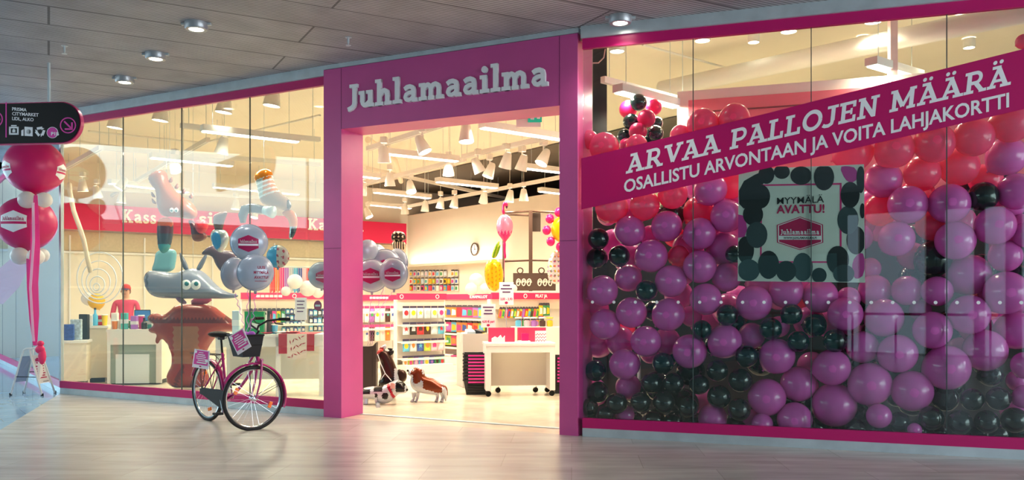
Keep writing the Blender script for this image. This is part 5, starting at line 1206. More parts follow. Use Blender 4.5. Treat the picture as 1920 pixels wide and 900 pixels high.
def foil_horse():
    Y = 12.0; o, c = foil_thing('horse_balloon', 'brown foil horse balloon with white bridle behind the spotted dog', 722, 690, Y)
    br, dk, w_, rd = fm('horse', '3e2218'), fm('dogblack', '1e1a1a'), fm('dogwhite', 'c8ccd2'), fm('horsered', 'b03028')
    def colr(x, y):
        if x > 741 and y > 690: return 2
        if y < 664 and x < 724 and abs((y-655)+(x-715)*.8) < 5: return 3
        if y > 706: return 1
        return 0
    inflate('body', [(706, 660), (712, 652), (722, 655), (730, 660), (738, 676), (745, 694), (752, 712), (750, 725), (735, 728), (715, 726), (708, 718), (716, 706), (712, 690), (714, 676), (706, 680), (705, 668)], Y, .09, .08, [br, dk, w_, rd], colr, o, center=c, cell=.018)
    inflate('ear', [(724, 660), (732, 656), (739, 657), (737, 665), (728, 668)], Y-.02, .025, .03, [dk], lambda x, y: 0, o, center=c, cell=.02)
    inflate('ear', [(726, 652), (734, 652), (739, 654), (732, 658)], Y+.05, .02, .025, [dk], lambda x, y: 0, o, center=c, cell=.015)
    inflate('forelock', [(703, 664), (712, 650), (722, 645), (724, 652), (716, 660), (708, 668)], Y-.07, .02, .03, [rd, w_], lambda x, y: int(x > 718 or y < 652), o, center=c, cell=.015)
    part('bridle', MB().tube([P(708, 664, Y-.10), P(714, 682, Y-.12), P(722, 700, Y-.12), P(734, 714, Y-.12)], .006, 6).tube([P(722, 700, Y-.12), P(714, 712, Y-.11)], .005, 6), 'lettering', o, world=True)
    for x in (716, 738): part('leg', MB().tube([P(x, 722, Y), on_floor(x, 744)], [.05, .03], 8), br, o, world=True, smooth=True)
    inflate('hind_body', [(745, 690), (762, 692), (766, 706), (760, 716), (748, 714)], Y+.12, .05, .06, [br], lambda x, y: 0, o, center=c, cell=.02)
foil_horse()
# ---- wall of packets, lit ledge, clock, brown frame
lp = struct('trim_ledge', wallbox(WV, .2, 5.3, 2.40, 2.47, -.28, 0), 'cream')
l = bpy.data.lights.new('ledge_lamp', 'AREA'); l.shape = 'RECTANGLE'; l.size = 5; l.size_y = .05; l.energy = 16; l.color = (1, .9, .78); lo = bpy.data.objects.new('ledge_lamp', l); COL.objects.link(lo)
lo.location = WV.at(2.7, 2.50, -.2); lo.rotation_euler = (PI-.35, 0, WV.ang)
cb = Wall(WV.at(0, 0, -.03), ang=WV.ang)
for r, y in enumerate((518, 532, 545)):
    for i in range(13):
        px = 772+i*7.1
        if r == 0 and i == 10: continue
        u, z = cb.uz(px, y); c = [['c8ccd2', 'c8dce8', 'f4efe6'], ['f4efe6', 'f2c81e', 'c89838', 'c8dce8'], ['e8303c', 'c8ccd2', 'f4efe6', 'e83a88', '58b8e0']][r][i % (3+(r > 0)+(r > 1))]
        small_pack(cb, u, z, .15, .19, c, KEYS[(i*3+r*2) % 16], '%s packet on the back wall, %s from left in the %s row' % (CN[c], ORD[i], ('top', 'middle', 'bottom')[r]), 'packets on the back wall', off=-.02, dep=.03)
cc = WV.hit(891, 467.5, -.03); ck = thing('wall_clock', 'round white wall clock with dark rim high on the back wall', 'clock', cc, WV.ang); R90 = Matrix.Rotation(PI/2, 4, 'X')
part('rim', MB().lathe([(.15, 0), (.185, 0), (.185, .035), (.15, .035)], 30, R90, cap=False), mat('clock_rim', '54463a', .4), ck, smooth=True); part('face', MB().lathe([(.155, .0), (.155, .02)], 30, R90), 'lettering', ck)
part('hand', MB().box(-.006, .006, -.026, -.022, -.02, .12), 'dark', ck); part('hand', MB().box(-.02, .085, -.030, -.026, -.006, .006), 'dark', ck)
hm = MB()
for k in range(12): a = 2*PI*k/12; hm.box(-.004, .004, -.025, -.021, .115, .14, Matrix.Rotation(a, 4, 'Y'))
part('hour_marks', hm, 'dark', ck)
def frame_rack():
    Y = 18.5; t = thing('metal_frame', 'brown metal rack frame with uprights and rails at the back right of the doorway', 'rack', P(975, 640, Y))
    def up(x, y0, wd): a = P(x-wd/2, y0, Y); b = P(x+wd/2, y0, Y); part('upright', MB().box(a.x, b.x, Y, Y+.1, 0, a.z), 'brownm', t, world=True)
    up(944, 400, 4); up(995, 396, 7)
    for a, b in (((944, 490), (995, 488)), ((995, 488), (1060, 489)), ((946, 399), (995, 396)), ((995, 396), (1060, 399)), ((950, 402), (995, 404))):
        part('rail', MB().tube([P(*a, Y+.05), P(*b, Y+.05)], .022, 6), 'brownm', t, world=True)
    a, b = P(998, 433, Y), P(1014, 398, Y); part('hatch', MB().box(a.x, b.x, Y+.1, Y+.2, a.z, b.z), mat('hatch_dark', '3a2a20', .6), t, world=True)
frame_rack()
for px, lb in ((982, 'dark ornate frame panel, left of two standing on the shelf top at the back'), (1022, 'dark ornate frame panel, right of two standing on the shelf top at the back')):
    Y = 18.1; a, b = P(px-20, 545, Y), P(px+20, 512, Y); t = thing('ornate_panel', lb, 'panel', ((a.x+b.x)/2, Y, a.z), 0, 'ornate panels on the shelf top'); mb = MB()
    part('board', MB().box(a.x, b.x, Y, Y+.03, a.z, b.z), mat('ornate_brown', '4a352a', .6), t, world=True)
    for k in range(3):
        cx, cz = a.x+(b.x-a.x)*(.25+.25*k), a.z+(b.z-a.z)*.45; part('scroll', MB().tube([(cx+.05*math.cos(q)*(1-q/14), Y-.01, cz+.09*math.sin(q)*(1-q/14)) for q in [j*.5 for j in range(20)]], .012, 5), 'cream', t, world=True)
    part('ring', MB().tube([(a.x+.15+.06*math.cos(q), Y, b.z+.05+.06*math.sin(q)) for q in [2*PI*j/14 for j in range(14)]], .014, 6, closed=True), mat('ornate_brown'), t, world=True)
solo('shelf_top_board', MB().box(P(945, 546, 18.0).x, P(1062, 546, 18).x, 17.9, 18.4, P(0, 548, 18).z-.04, P(0, 546, 18.0).z), 'offwhite', 'pale shelf top carrying the ornate panels behind the pen wall', 'shelf')
for px, py, r, Y, lb in ((893, 525, 13, 17.0, 'white rubber balloon with pink print, upper of the group behind the pineapple'), (910, 541, 10, 16.8, 'small white rubber balloon right of the upper one behind the pineapple'), (884, 542, 12, 16.9, 'white rubber balloon, lowest left behind the pineapple'), (962, 541, 8, 16.2, 'small white rubber balloon right of the upper price board')):
    round_balloon(P(px, py, Y), r/F*Y, 'bwhite', lb, 'white balloons on the shelf tops', knot=Vector((.2, .8, -.3)))
# ================================================================== behind the left window
def counter(name, label, W_, u0, u1, h, dep, cat='counter', panel=True, kick=.08):
    t = thing(name, label, cat, W_.at((u0+u1)/2, 0, dep/2), W_.ang)
    pw = lambda nm, *a, m='white': part(nm, wallbox(W_, *a), m, t, world=True)
    pw('worktop', u0-.02, u1+.02, h-.04, h, -.02, dep); pw('body', u0, u1, kick, h-.04, 0, dep-.02, m='cream'); pw('kick', u0+.04, u1-.04, 0, kick, .05, dep-.06, m='dark')
    return t, pw
C1 = Wall(P(163, 560, 14.4), ang=UA*.55); c1 = C1.uz(201, 560)[0]
counter('counter', 'cream cash desk end block between the low cabinet and the white desk', C1, 0, c1, .96, .6)
C0 = Wall(P(112, 560, 13.75), ang=UA*.5); c0 = C0.uz(162, 560)[0]
counter('cabinet', 'low cream cabinet at the far left end of the left window', C0, 0, c0, .74, .5, 'cabinet')
CD = Wall(P(202, 560, 14.1), ang=.10); cdl = CD.uz(304, 560)[0]
t, pw = counter('cash_desk', 'white cash desk with grey recessed front and white panel, left window', CD, 0, cdl, .91, .7, 'desk')
pw('frame_stile', 0, .05, .02, .87, -.03, 0); pw('frame_stile', cdl-.09, cdl, .02, .87, -.03, 0); pw('frame_rail', .05, cdl-.09, .66, .87, -.03, 0)
pw('recess', .05, cdl-.09, .02, .66, -.012, 0, m=mat('recess_grey', '9aa89c', .6)); pw('front_panel', .14, cdl-.20, .02, .50, -.045, -.012, m=mat('panel_white', 'e6f0f2', .4))
# goods along the counters
def goods_jar(px, py, Y, c, h, label, group, k=0):
    a = P(px, py, Y); t = thing('goods_jar', label, 'jar', (a.x, a.y, a.z), 0, group)
    if k == 0:
        part('cup', MB().lathe([(.035, 0), (.05, h*.8), (.052, h*.8)], 12), mat('fill_'+c, c, .5), t, smooth=True); part('rim', MB().lathe([(.052, h*.78), (.056, h*.82), (.05, h*.86)], 12), 'white', t, smooth=True)
    elif k == 1:
        part('bottle', MB().lathe([(.04, 0), (.045, .01), (.045, h*.6), (.018, h*.78), (.018, h)], 12), mat('fill_'+c, c, .5), t, smooth=True); part('cap', MB().lathe([(.02, h), (.02, h*1.12)], 10), 'dark', t)
    else:
        part('box', MB().rbox(-.05, .05, -.04, .04, 0, h, .006, 1), mat('fill_'+c, c, .5), t); part('band', MB().box(-.051, .051, -.041, .041, h*.35, h*.6), 'lettering', t)
gc_ = ['f4efe6', 'f2c81e', '58b8e0', 'e8303c', 'f2c81e', 'f4efe6', 'f08a3c', 'f4efe6', '50b8b0', '3c9858', 'b070c8', 'e83a88', '202024', '50b8b0', 'f4efe6', '202024']
for i, c in enumerate(gc_):
    px = 160+i*9.2; on = px < 200
    W_ = C1 if on else CD; u = W_.uz(px, 560, .12)[0]; u = max(.04, min(u, (c1 if on else cdl)-.05))
    q = W_.at(u, .962 if on else .912, .12 + .10*(i % 2)); k = [2, 0, 1, 2, 0][i % 5]
    t_ = CX+q.x/q.y*F; goods_jar(t_, HY-(q.z-HC)/q.y*F, q.y, c, .17+.05*(i % 3), 'small %s %s on the cash desk, %s from left of its goods' % (CN[c], ('cup', 'bottle', 'box')[k], ORD[i]), 'goods along the cash desk', k)
for i, (px, py, c, lb) in enumerate(((122, 600, '3858a8', 'dark blue packet heap on the low cabinet, left piece'), (132, 585, 'c8dce8', 'pale blue shiny packet standing on the low cabinet'), (128, 618, '202024', 'black patterned packet leaning low on the low cabinet'))):
    q = C0.at(.10+.10*i, .742, .15+.12*i); solo('goods_packet', MB().rbox(-.09, .09, -.03, .03, 0, .26+.08*i, .012, 2, Matrix.Translation(q) @ Matrix.Rotation(.3-.3*i, 4, 'Z')), mat('pat_'+c, c, .35, noise=.8, nscale=25), lb, 'packet')
# cash register and person at it
rg = CD.at(.42, .912, .42); rt = thing('cash_register', 'dark cash register screen on the white cash desk', 'register', rg, .3); part('screen', MB().rbox(-.13, .13, -.015, .015, .12, .32, .01), 'black', rt); part('stand', MB().lathe([(.09, 0), (.09, .015), (.02, .02), (.02, .13)], 14), 'blackm', rt); part('display', MB().box(-.12, .12, -.018, -.0155, .135, .305), mat('screen_blue', '3a6a9a', .3, emit=.4), rt)
def person():
    Y = 15.7; base = P(236, 560, Y); base.z = 0
    o = thing('person', 'person in red cap and pink shirt standing behind the cash desk', 'person', base, .25)
    J = {'pel': (0, 0, .93), 'spine': (0, .01, 1.12), 'chest': (0, 0, 1.28), 'neck': (0, .01, 1.42), 'head0': (0, -.01, 1.49), 'head1': (0, -.015, 1.57), 'head2': (0, -.01, 1.64)}
    vs_ = [J[k] for k in ('pel', 'spine', 'chest', 'neck', 'head0', 'head1', 'head2')]; rs = [(.15, .11), (.13, .10), (.16, .11), (.055, .055), (.07, .08), (.078, .095), (.06, .075)]; es = [(i, i+1) for i in range(6)]
    def chain(root, pts, rr):
        p = root
        for q, r in zip(pts, rr): vs_.append(q); rs.append((r, r)); es.append((p, len(vs_)-1)); p = len(vs_)-1
        return p
    for s in (-1, 1):
        w_ = chain(2, [(.18*s, .0, 1.36), (.23*s, .0, 1.10), (.17*s, -.20, 1.02), (.14*s, -.27, 1.02)], [.055, .045, .036, .030])
        for k in range(4): chain(w_, [((.155-.014*k)*s, -.315, 1.015), ((.155-.016*k)*s, -.35-.006*(k in (1, 2)), 1.0), ((.155-.016*k)*s, -.365, .98)], [.010, .009, .008])
        chain(w_, [(.115*s, -.29, 1.01), (.10*s, -.32, .995)], [.010, .009])
        chain(0, [(.09*s, 0, .88), (.10*s, -.01, .50), (.10*s, .02, .09), (.10*s, -.10, .05)], [.085, .058, .042, .035])
    me = bpy.data.meshes.new('body'); me.from_pydata(vs_, es, []); ob = bpy.data.objects.new('body', me); link(ob, o)
    ob.modifiers.new('skin', 'SKIN'); ss = ob.modifiers.new('sub', 'SUBSURF'); ss.levels = ss.render_levels = 2
    for d, r in zip(me.skin_vertices[0].data, rs): d.radius = r; d.use_root = False
    me.skin_vertices[0].data[0].use_root = True
    skin = mat('skin', 'd8a488', .55, subs=.1)
    bpy.context.view_layer.update(); ev = ob.evaluated_get(bpy.context.evaluated_depsgraph_get()); nm = bpy.data.meshes.new_from_object(ev)
    ob.modifiers.clear(); ob.data = nm; nm.materials.clear()
    for m_ in (skin, mat('shirt_pink', 'd8486a', .8), mat('trousers', '2a2c36', .8)): nm.materials.append(m_)
    for p in nm.polygons:
        c = p.center; p.use_smooth = True
        p.material_index = 2 if c.z < .93 and abs(c.x) < .2 and c.y > -.15 else (1 if c.z < 1.40 and not (c.y < -.12) else 0)
    # cap, hair, face
    part('cap', MB().lathe([(.088, 1.585), (.09, 1.62), (.07, 1.67), (.03, 1.69), (.004, 1.695)], 18, Matrix.Translation((0, -.012, 0)) @ Matrix.Diagonal((1, 1.12, 1, 1))), mat('cap_red', 'c8302c', .7), o, smooth='all')
    part('cap_peak', MB().prism([(-.075, 1.588), (.075, 1.588), (.07, 1.60), (-.07, 1.60)], -.19, -.08), mat('cap_blue', '2c5a9c', .7), o)
    part('hair', MB().ball((0, .035, 1.555), .082, 14, (1, .85, 1.0)), mat('hair_dark', '3a2418', .7), o, smooth='all')
    for s in (-1, 1):
        part('eye', MB().ball((.03*s, -.104, 1.565), .010, 8), 'dark', o, smooth='all'); part('ear', MB().ball((.083*s, .0, 1.555), .018, 8, (.5, 1, 1.5)), skin, o, smooth='all')
    part('nose', MB().ball((0, -.115, 1.54), .013, 8, (.8, 1.2, 1.3)), skin, o, smooth='all'); part('mouth', MB().ball((0, -.100, 1.505), .020, 8, (1.2, .5, .3)), mat('lips', 'a84a4a', .5), o, smooth='all')
person()
# yellow and white balloons near the desk, spiral decoration
round_balloon(P(181, 565, 15.4), 15/F*15.4, mat('balloon_yellow', 'f4c810', .3, trans=.3), 'yellow balloon behind the goods on the cash desk', knot=Vector((.2, .3, -1)))
round_balloon(P(165, 560, 15.6), 12/F*15.6, 'bwhite', 'white balloon left of the yellow balloon behind the cash desk', knot=Vector((-.2, .3, -1)))
def spiral():
    c = P(181, 538, 14.6); o = thing('spiral_decoration', 'white paper swirl of rings hanging in the left end of the left window', 'decoration', c)
    for k, r in enumerate((.06, .14, .23, .33, .44)):
        part('ring', MB().tube([(r*math.cos(a)*.9, .03*k, r*math.sin(a)+.04*k) for a in [2*PI*j/30 for j in range(30)]], .011, 6, closed=True), mat('swirl_white', 'e4eaf0', .5), o, smooth='all')
    part('hanger', MB().tube([(0, .1, .6), (0, .1, ZS-c.z)], .003, 5).tube([(0, .1, .6), (0, 0, .0)], .003, 5), 'steel', o)
spiral()
solo('hanging_hose', MB().tube([P(130, 345, 13.6), P(131, 360, 13.5), P(138, 395, 13.4), P(150, 428, 13.4), P(157, 450, 13.4), P(163, 480, 13.5), P(170, 510, 13.6)], .035, 10), 'cream', 'cream curved tube hanging down from the white track at left', 'tube', smooth='all')
# foil balloons in the left window
SH = dict(metal=.05, rough=.25)
o, c = foil_thing('dinosaur_balloon', 'tan brown foil dinosaur balloon with two round eyes behind the left window', 320, 365, 12.6)
tan = [fm('tan', '9c4e2a', **SH), fm('tan_dark', '8a4c38', **SH), fm('orange_red', 'd8501c', **SH), fm('plum', '5a2638', **SH), fm('slate', '3c4450', **SH), fm('sea', '3c9098', **SH)]
inflate('body', [(277, 336), (283, 325), (298, 317), (313, 322), (316, 342), (337, 366), (360, 379), (371, 396), (368, 410), (350, 411), (327, 406), (304, 407), (295, 390), (293, 358), (284, 348)], 12.6, .13, .14, tan, lambda x, y: int(y < 345 and (x+y) % 13 < 2.5 or (x-300)*.6 > (y-330)+24), o, center=c)
for k, (x, y) in enumerate(((318, 338), (329, 350), (342, 359), (356, 368), (288, 366), (289, 378))):
    s = 1 if k < 4 else -1; inflate('spike', [(x-4, y+3), (x+5*s, y-9), (x+6, y+5)], 12.6, .02, .03, tan, lambda x, y: 1, o, sm=1, center=c, cell=.025)
inflate('striped_leg', [(293, 407), (321, 407), (323, 430), (319, 455), (315, 468), (303, 477), (294, 466), (292, 440)], 12.55, .09, .09, tan, lambda x, y: 2 if y < 424 else 3 if y < 438 else 4 if y < 458 else 5, o, center=c, cell=.02)
inflate('hind_leg', [(349, 411), (363, 414), (371, 430), (387, 439), (384, 448), (372, 453), (360, 452), (356, 440), (355, 425)], 12.55, .06, .07, tan, lambda x, y: 1 if y > 440 else 3, o, center=c, cell=.02)
for x in (322, 330.5): part('eye', MB().ball(P(x, 394, 12.45), .032, 12, (1, .5, 1.1)), 'lettering', o, world=True, smooth='all'); part('pupil', MB().ball(P(x, 395, 12.43), .017, 8, (1, .6, 1)), mat('pupil_teal', '207078', .3), o, world=True, smooth='all')
part('string', MB().tube([P(318, 320, 12.6), P(318, 124, 12.6)], .003, 5), 'steel', o, world=True)
o, c = foil_thing('heart_balloon', 'red round foil balloon beside the hind leg of the foil dinosaur', 378, 425, 12.5)
inflate('envelope', [(364, 418), (371, 411), (378, 415), (384, 411), (391, 419), (389, 432), (378, 440), (367, 433)], 12.5, .07, .08, [fm('red', 'd82030', **SH)], lambda x, y: 0, o, center=c, cell=.02)
o, c = foil_thing('fish_balloon', 'silver and blue foil fish balloon with brown fin, left of the grey emblem balloons', 410, 438, 12.0)
inflate('fin', [(398, 404), (412, 398), (429, 395), (421, 413), (417, 434), (402, 434)], 12.0, .04, .05, [fm('fin', '6a4438', **SH)], lambda x, y: 0, o, center=c, cell=.02)
inflate('body', [(391, 440), (397, 430), (409, 428), (422, 431), (428, 445), (424, 460), (415, 473), (408, 473), (398, 463)], 11.95, .09, .09, [fm('silver', 'b8c4cc', .6, .15), fm('blue', '2c88c0', **SH)], lambda x, y: int((x-406)**2/110+(y-452)**2/260 < 1), o, center=c, cell=.018)
o, c = foil_thing('striped_balloon', 'orange foil animal balloon with white stripes at the right of the left window', 515, 355, 11.9)
def strc(x, y):
    d = (x-490)*.35+(y-318)*.94
    if d < 18: return 0
    if d < 52: return 1 if (d % 8) < 3.2 else (0 if x > 497 else 3)
    return 4 if x > 541 else 2
inflate('body', [(476, 332), (480, 324), (490, 317), (502, 316), (511, 323), (513, 338), (519, 352), (529, 363), (541, 372), (548, 386), (541, 395), (526, 394), (508, 391), (488, 380), (484, 362), (481, 346)], 11.9, .11, .12, [fm('orange', 'd4521c', **SH), fm('stripe', 'd8e0dc', **SH), fm('tan2', 'a88a74', **SH), fm('mint', 'a8b8ae', **SH), fm('dark2', '24262c', **SH)], strc, o, center=c, cell=.018)
inflate('tail', [(527, 398), (540, 392), (553, 396), (559, 415), (555, 436), (547, 450), (541, 446), (543, 428), (541, 412), (534, 406)], 11.9, .05, .06, [fm('amber', 'e08a50', **SH), fm('dark2', '24262c', **SH), fm('silver', 'b8c4cc')], lambda x, y: 1 if y > 430 and x > 547 else (2 if y > 425 else 0), o, center=c, cell=.018)
part('string', MB().tube([P(495, 318, 11.9), P(495, 99, 11.9)], .003, 5), 'steel', o, world=True)
o, c = foil_thing('tube_balloon', 'bent dark grey foil tube balloon above the grey emblem balloons', 482, 405, 11.6)
pts = [P(455.5, 418, 11.6), P(455, 404, 11.6), P(459, 393, 11.6), P(470, 390, 11.6), P(484, 392, 11.6), P(497, 394, 11.6)]
part('tube', MB().tube(pts, [.035, .06, .068, .065, .06, .05], 14), fm('slate', '3c4450', **SH), o, world=True, smooth='all'); part('cuff', MB().tube([P(495, 394, 11.6), P(512, 398, 11.55)], [.055, .085], 14), fm('palecuff', 'b8d0d4', **SH), o, world=True, smooth='all')
o, c = foil_thing('print_balloon', 'blue foil balloon with a pale patterned right half, right of the grey ones', 521, 481, 10.95)
part('envelope', foil_mb(20.5/F*10.95, .07), [fm('blue2', '3c9cd0', **SH), fm('patterned', 'c8c0b4', **SH), fm('printred', 'a83a48', **SH)], o, smooth='all').rotation_euler = (0, 0, 0)
for p in o.children[0].data.polygons:
    x, z = p.center.x, p.center.z
    if x > .0: p.material_index = 2 if (math.sin(x*95)+math.sin(z*80+x*30)) > .9 else 1
string('balloon_ribbon', [P(521, 506, 10.95), P(519, 560, 11.1), P(516, 640, 11.3)], 'pale ribbon under the blue patterned foil balloon', m=mat('ribbon_pale', 'd8d0d8', .5), r=.0025)
# big grey creature and brown figure
o, c = foil_thing('creature_balloon', 'big grey blue foil creature balloon with two upright ears and white eyes', 350, 525, 13.2)
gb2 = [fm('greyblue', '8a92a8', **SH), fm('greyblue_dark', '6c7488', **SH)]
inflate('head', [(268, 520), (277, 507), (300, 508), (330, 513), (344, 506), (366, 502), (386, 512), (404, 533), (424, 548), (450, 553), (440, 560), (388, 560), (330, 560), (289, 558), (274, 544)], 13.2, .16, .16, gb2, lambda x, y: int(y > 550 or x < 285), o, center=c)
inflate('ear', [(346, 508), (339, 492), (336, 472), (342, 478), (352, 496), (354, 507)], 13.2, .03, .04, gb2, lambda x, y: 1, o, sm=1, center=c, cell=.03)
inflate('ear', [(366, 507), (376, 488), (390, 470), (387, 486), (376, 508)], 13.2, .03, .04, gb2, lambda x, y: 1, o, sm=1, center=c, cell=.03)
for x in (349, 367): part('eye', MB().ball(P(x, 534, 13.02), .075, 16, (1, .4, 1.05)), 'lettering', o, world=True, smooth='all'); part('pupil', MB().ball(P(x+1, 532, 12.985), .036, 12, (1, .5, 1)), mat('pupil_teal'), o, world=True, smooth='all')
part('string', MB().tube([P(362, 505, 13.2), P(362, 146, 13.2)], .003, 5), 'steel', o, world=True)
inflate('nose', [(322, 540), (330, 546), (336, 560), (345, 568), (338, 572), (326, 566), (318, 552)], 13.05, .05, .06, [fm('mauve', '8a6480', **SH)], lambda x, y: 0, o, center=c, cell=.03)
o, c = foil_thing('cape_balloon', 'dark plum pointed foil balloon between the creature and the grey balloons', 425, 490, 12.6)
inflate('body', [(372, 478), (398, 456), (420, 470), (440, 470), (452, 500), (450, 540), (440, 545), (425, 520), (405, 500), (398, 478)], 12.6, .06, .08, [fm('plum2', '5c4654', **SH)], lambda x, y: 0, o, center=c)
o, c = foil_thing('teal_balloon', 'pale teal foil balloon standing behind the left ear of the creature', 312, 490, 13.5)
inflate('body', [(292, 470), (318, 466), (332, 470), (330, 490), (326, 510), (288, 512), (284, 505), (290, 490)], 13.5, .06, .08, [fm('sea2', '74aeb8', **SH)], lambda x, y: 0, o, center=c)
part('string', MB().tube([P(312, 468, 13.5), P(312, 153, 13.5)], .003, 5), 'steel', o, world=True)
Yf = 13.5; o = thing('tree_balloon', 'reddish brown foil tree figure balloon with fingered branches standing in the left window', 'foil balloon', on_floor(350, 728)); c = o.location.copy()
inflate('body', [(275, 592), (290, 586), (305, 592), (318, 582), (330, 570), (395, 570), (418, 588), (452, 612), (446, 622), (414, 622), (396, 640), (385, 662), (384, 690), (393, 712), (388, 724), (366, 728), (345, 727), (322, 728), (310, 716), (312, 700), (321, 685), (320, 660), (311, 642), (301, 634), (295, 646), (289, 641), (294, 626), (280, 624), (276, 617), (290, 609), (278, 604)],
        Yf, .16, .17, [fm('russet', '9a3426', **SH), fm('russet_dark', '6a1e1a', **SH), fm('bark', 'a06a4c', **SH)], lambda x, y: 1 if (abs(y-600) < 4 or (y > 685 and (x+y*.5) % 30 < 8)) else (2 if (330 < x < 378 and 612 < y < 680) else 0), o, sm=2, center=c)
inflate('book', [(338, 560), (376, 550), (380, 568), (340, 575)], 13.1, .03, .05, [fm('rose', 'a8405c', **SH)], lambda x, y: 0, o, sm=1, center=c, cell=.04)
# shelf unit with foil fringe, white balloons, boards at the right of the left window
WGL = Wall(P(452, 560, 15.6), ang=UA*.9); wl = WGL.uz(640, 560)[0]
gondola('g', 'white shelf unit with pink header at the right of the left window', WGL, 0, wl, 1.53, [(.5, .3), (.95, .25)], '#', tx=((480, 553), (530, 553)), badges=(552,))
fr_c = ['e8303c', 'f08a3c', 'e83a88', 'b070c8', 'c8ccd2', '58b8e0', '3858a8', 'f6c4d0', 'e8303c', 'b070c8', '3858a8', '202024']
FW = Wall(P(448, 560, 17.2), ang=UA*.9)
fu0 = FW.uz(505, 560)[0]; fu1 = FW.uz(606, 560)[0]
solo('rail', MB().tube([FW.at(fu0-.1, 2.08, -.05), FW.at(fu1+.1, 2.08, -.05)], .012, 6), 'steel', 'steel hanging rail over the coloured fringe curtains', 'rail')
for i, c in enumerate(fr_c):
    mb = MB(); u = fu0+(i+.5)*(fu1-fu0)/12
    for k in range(5): wallbox(FW, u-.055+k*.022, u-.038+k*.022, 1.52+.03*((k+i) % 3), 2.06, -.06-.01*(k % 2), -.055-.01*(k % 2), mb)
    solo('fringe_curtain', mb, mat('fringe_'+c, c, .3, .4), '%s foil fringe curtain on the rail, %s from left' % (CN[c], ORD[i]), 'fringe curtain', 'foil fringe curtains')
for px, py, r, Y, lb in ((553, 528, 14, 15.3, 'white rubber balloon with pink print, upper left of the group in the left window'), (577, 541, 15, 15.5, 'white rubber balloon in the middle of the group in the left window'), (536, 546, 9, 15.2, 'small white rubber balloon at the left of the group in the left window'), (596, 548, 11, 15.6, 'white rubber balloon at the right of the group in the left window')):
    b = round_balloon(P(px, py, Y), r/F*Y, 'bwhite', lb, 'white balloons in the left window', knot=Vector((.2, .8, -.3)))
LT = Wall(P(404, 560, 12.35), ang=.06); ltl = LT.uz(606, 560)[0]
t = thing('display_table', 'long white table behind the bicycle in the left window', 'table', LT.at(ltl/2, 0, .3), LT.ang)
for nm, a, m in (('tabletop', (-.01, ltl, .86, .90, -.01, .65), 'white'), ('apron', (.05, ltl-.05, .72, .86, .0, .02), 'white'), ('leg', (0, .06, 0, .86, 0, .06), 'white'), ('leg', (.86, .92, 0, .86, 0, .06), 'white'), ('leg', (ltl-.06, ltl, 0, .86, 0, .06), 'white'), ('leg', (0, .06, 0, .86, .58, .64), 'white'), ('leg', (ltl-.06, ltl, 0, .86, .58, .64), 'white'), ('back_panel', (.06, ltl-.06, .2, .86, .55, .57), 'offwhite')):
    part(nm, wallbox(LT, *a), m, t, world=True)
u0, u1, u2, u3 = [LT.uz(x, 560, -.03)[0] for x in (522, 538, 575, 589)]
ru = thing('table_runner', 'red bordered table runner with floral middle hanging over the long white table', 'tablecloth', LT.at((u0+u3)/2, .5, -.02), LT.ang)
part('border', wallbox(LT, u0, u1, .62, .908, -.022, -.014), mat('cloth_red', 'b02838', .8), ru, world=True); part('border', wallbox(LT, u2, u3, .66, .908, -.022, -.014), mat('cloth_red'), ru, world=True)
part('floral_panel', wallbox(LT, u1, u2, .54, .908, -.022, -.014), mat('cloth_cream', 'e8dccc', .8), ru, world=True); part('top', wallbox(LT, u0, u3, .902, .908, -.014, .62), mat('cloth_red'), ru, world=True)
fl = MB(); mx = Matrix.Translation(LT.a) @ Matrix.Rotation(LT.ang, 4, 'Z')
for k in range(16):
    x = u1+.03+(u2-u1-.06)*((k*37) % 16)/15; z = .57+.30*((k*7) % 16)/15; a = k*1.1
    fl.prism([(x+.035*math.cos(a), z+.035*math.sin(a)), (x+.008*math.cos(a+1.6), z+.008*math.sin(a+1.6)), (x-.035*math.cos(a), z-.035*math.sin(a)), (x+.008*math.cos(a-1.6), z+.008*math.sin(a-1.6))], -.025, -.022, mx)
part('floral_print', fl, mat('cloth_red'), ru, world=True)
for i, (px, lb) in enumerate(((498, 'red plate on the long white table, leftmost'), (528, 'white plate between the red plates on the long white table'), (548, 'red plate on the long white table, rightmost'))):
    u = LT.uz(px, 560, .2)[0]; q = LT.at(u, .91 if px > 520 else .902, .2); mb = MB().lathe([(.06, 0), (.10, .012), (.115, .022), (.112, .026), (.06, .008)], 22, Matrix.Translation(q)); solo('plate', mb, mat('plate_red', 'c02838', .35) if 'red' in lb[:4] else 'white', lb, 'plate', 'plates on the long table', smooth=True)
q = LT.at(LT.uz(478, 560, .15)[0], .902, .15); t = thing('paper_bag', 'green shiny party bag on the long white table above the bicycle basket', 'bag', q, LT.ang)
part('bag', MB().prism([(-.13, 0), (.13, 0), (.14, .33), (-.14, .33)], -.05, .05), mat('bag_green', '18a050', .3, .2), t); part('label', MB().prism([(-.08, .10), (.08, .06), (.07, .14), (-.07, .18)], -.053, -.05), 'white', t)
for i, (px, c, h, k, lb) in enumerate(((443, 'c8dce8', .34, 2, 'pale blue toy box on the long white table left of the green bag'), (497, 'f4efe6', .28, 1, 'white bottle right of the green bag on the long table'), (505, '4a2c24', .30, 1, 'brown bottle right of the green bag on the long table'), (515, '58b8e0', .16, 0, 'blue cup right of the bottles on the long table'))):
    q = LT.at(LT.uz(px, 560, .25)[0], .902 if px < 522 else .91, .25); goods_jar(CX+q.x/q.y*F, HY-(q.z-HC)/q.y*F, q.y, c, h, lb, 'goods on the long table', k)
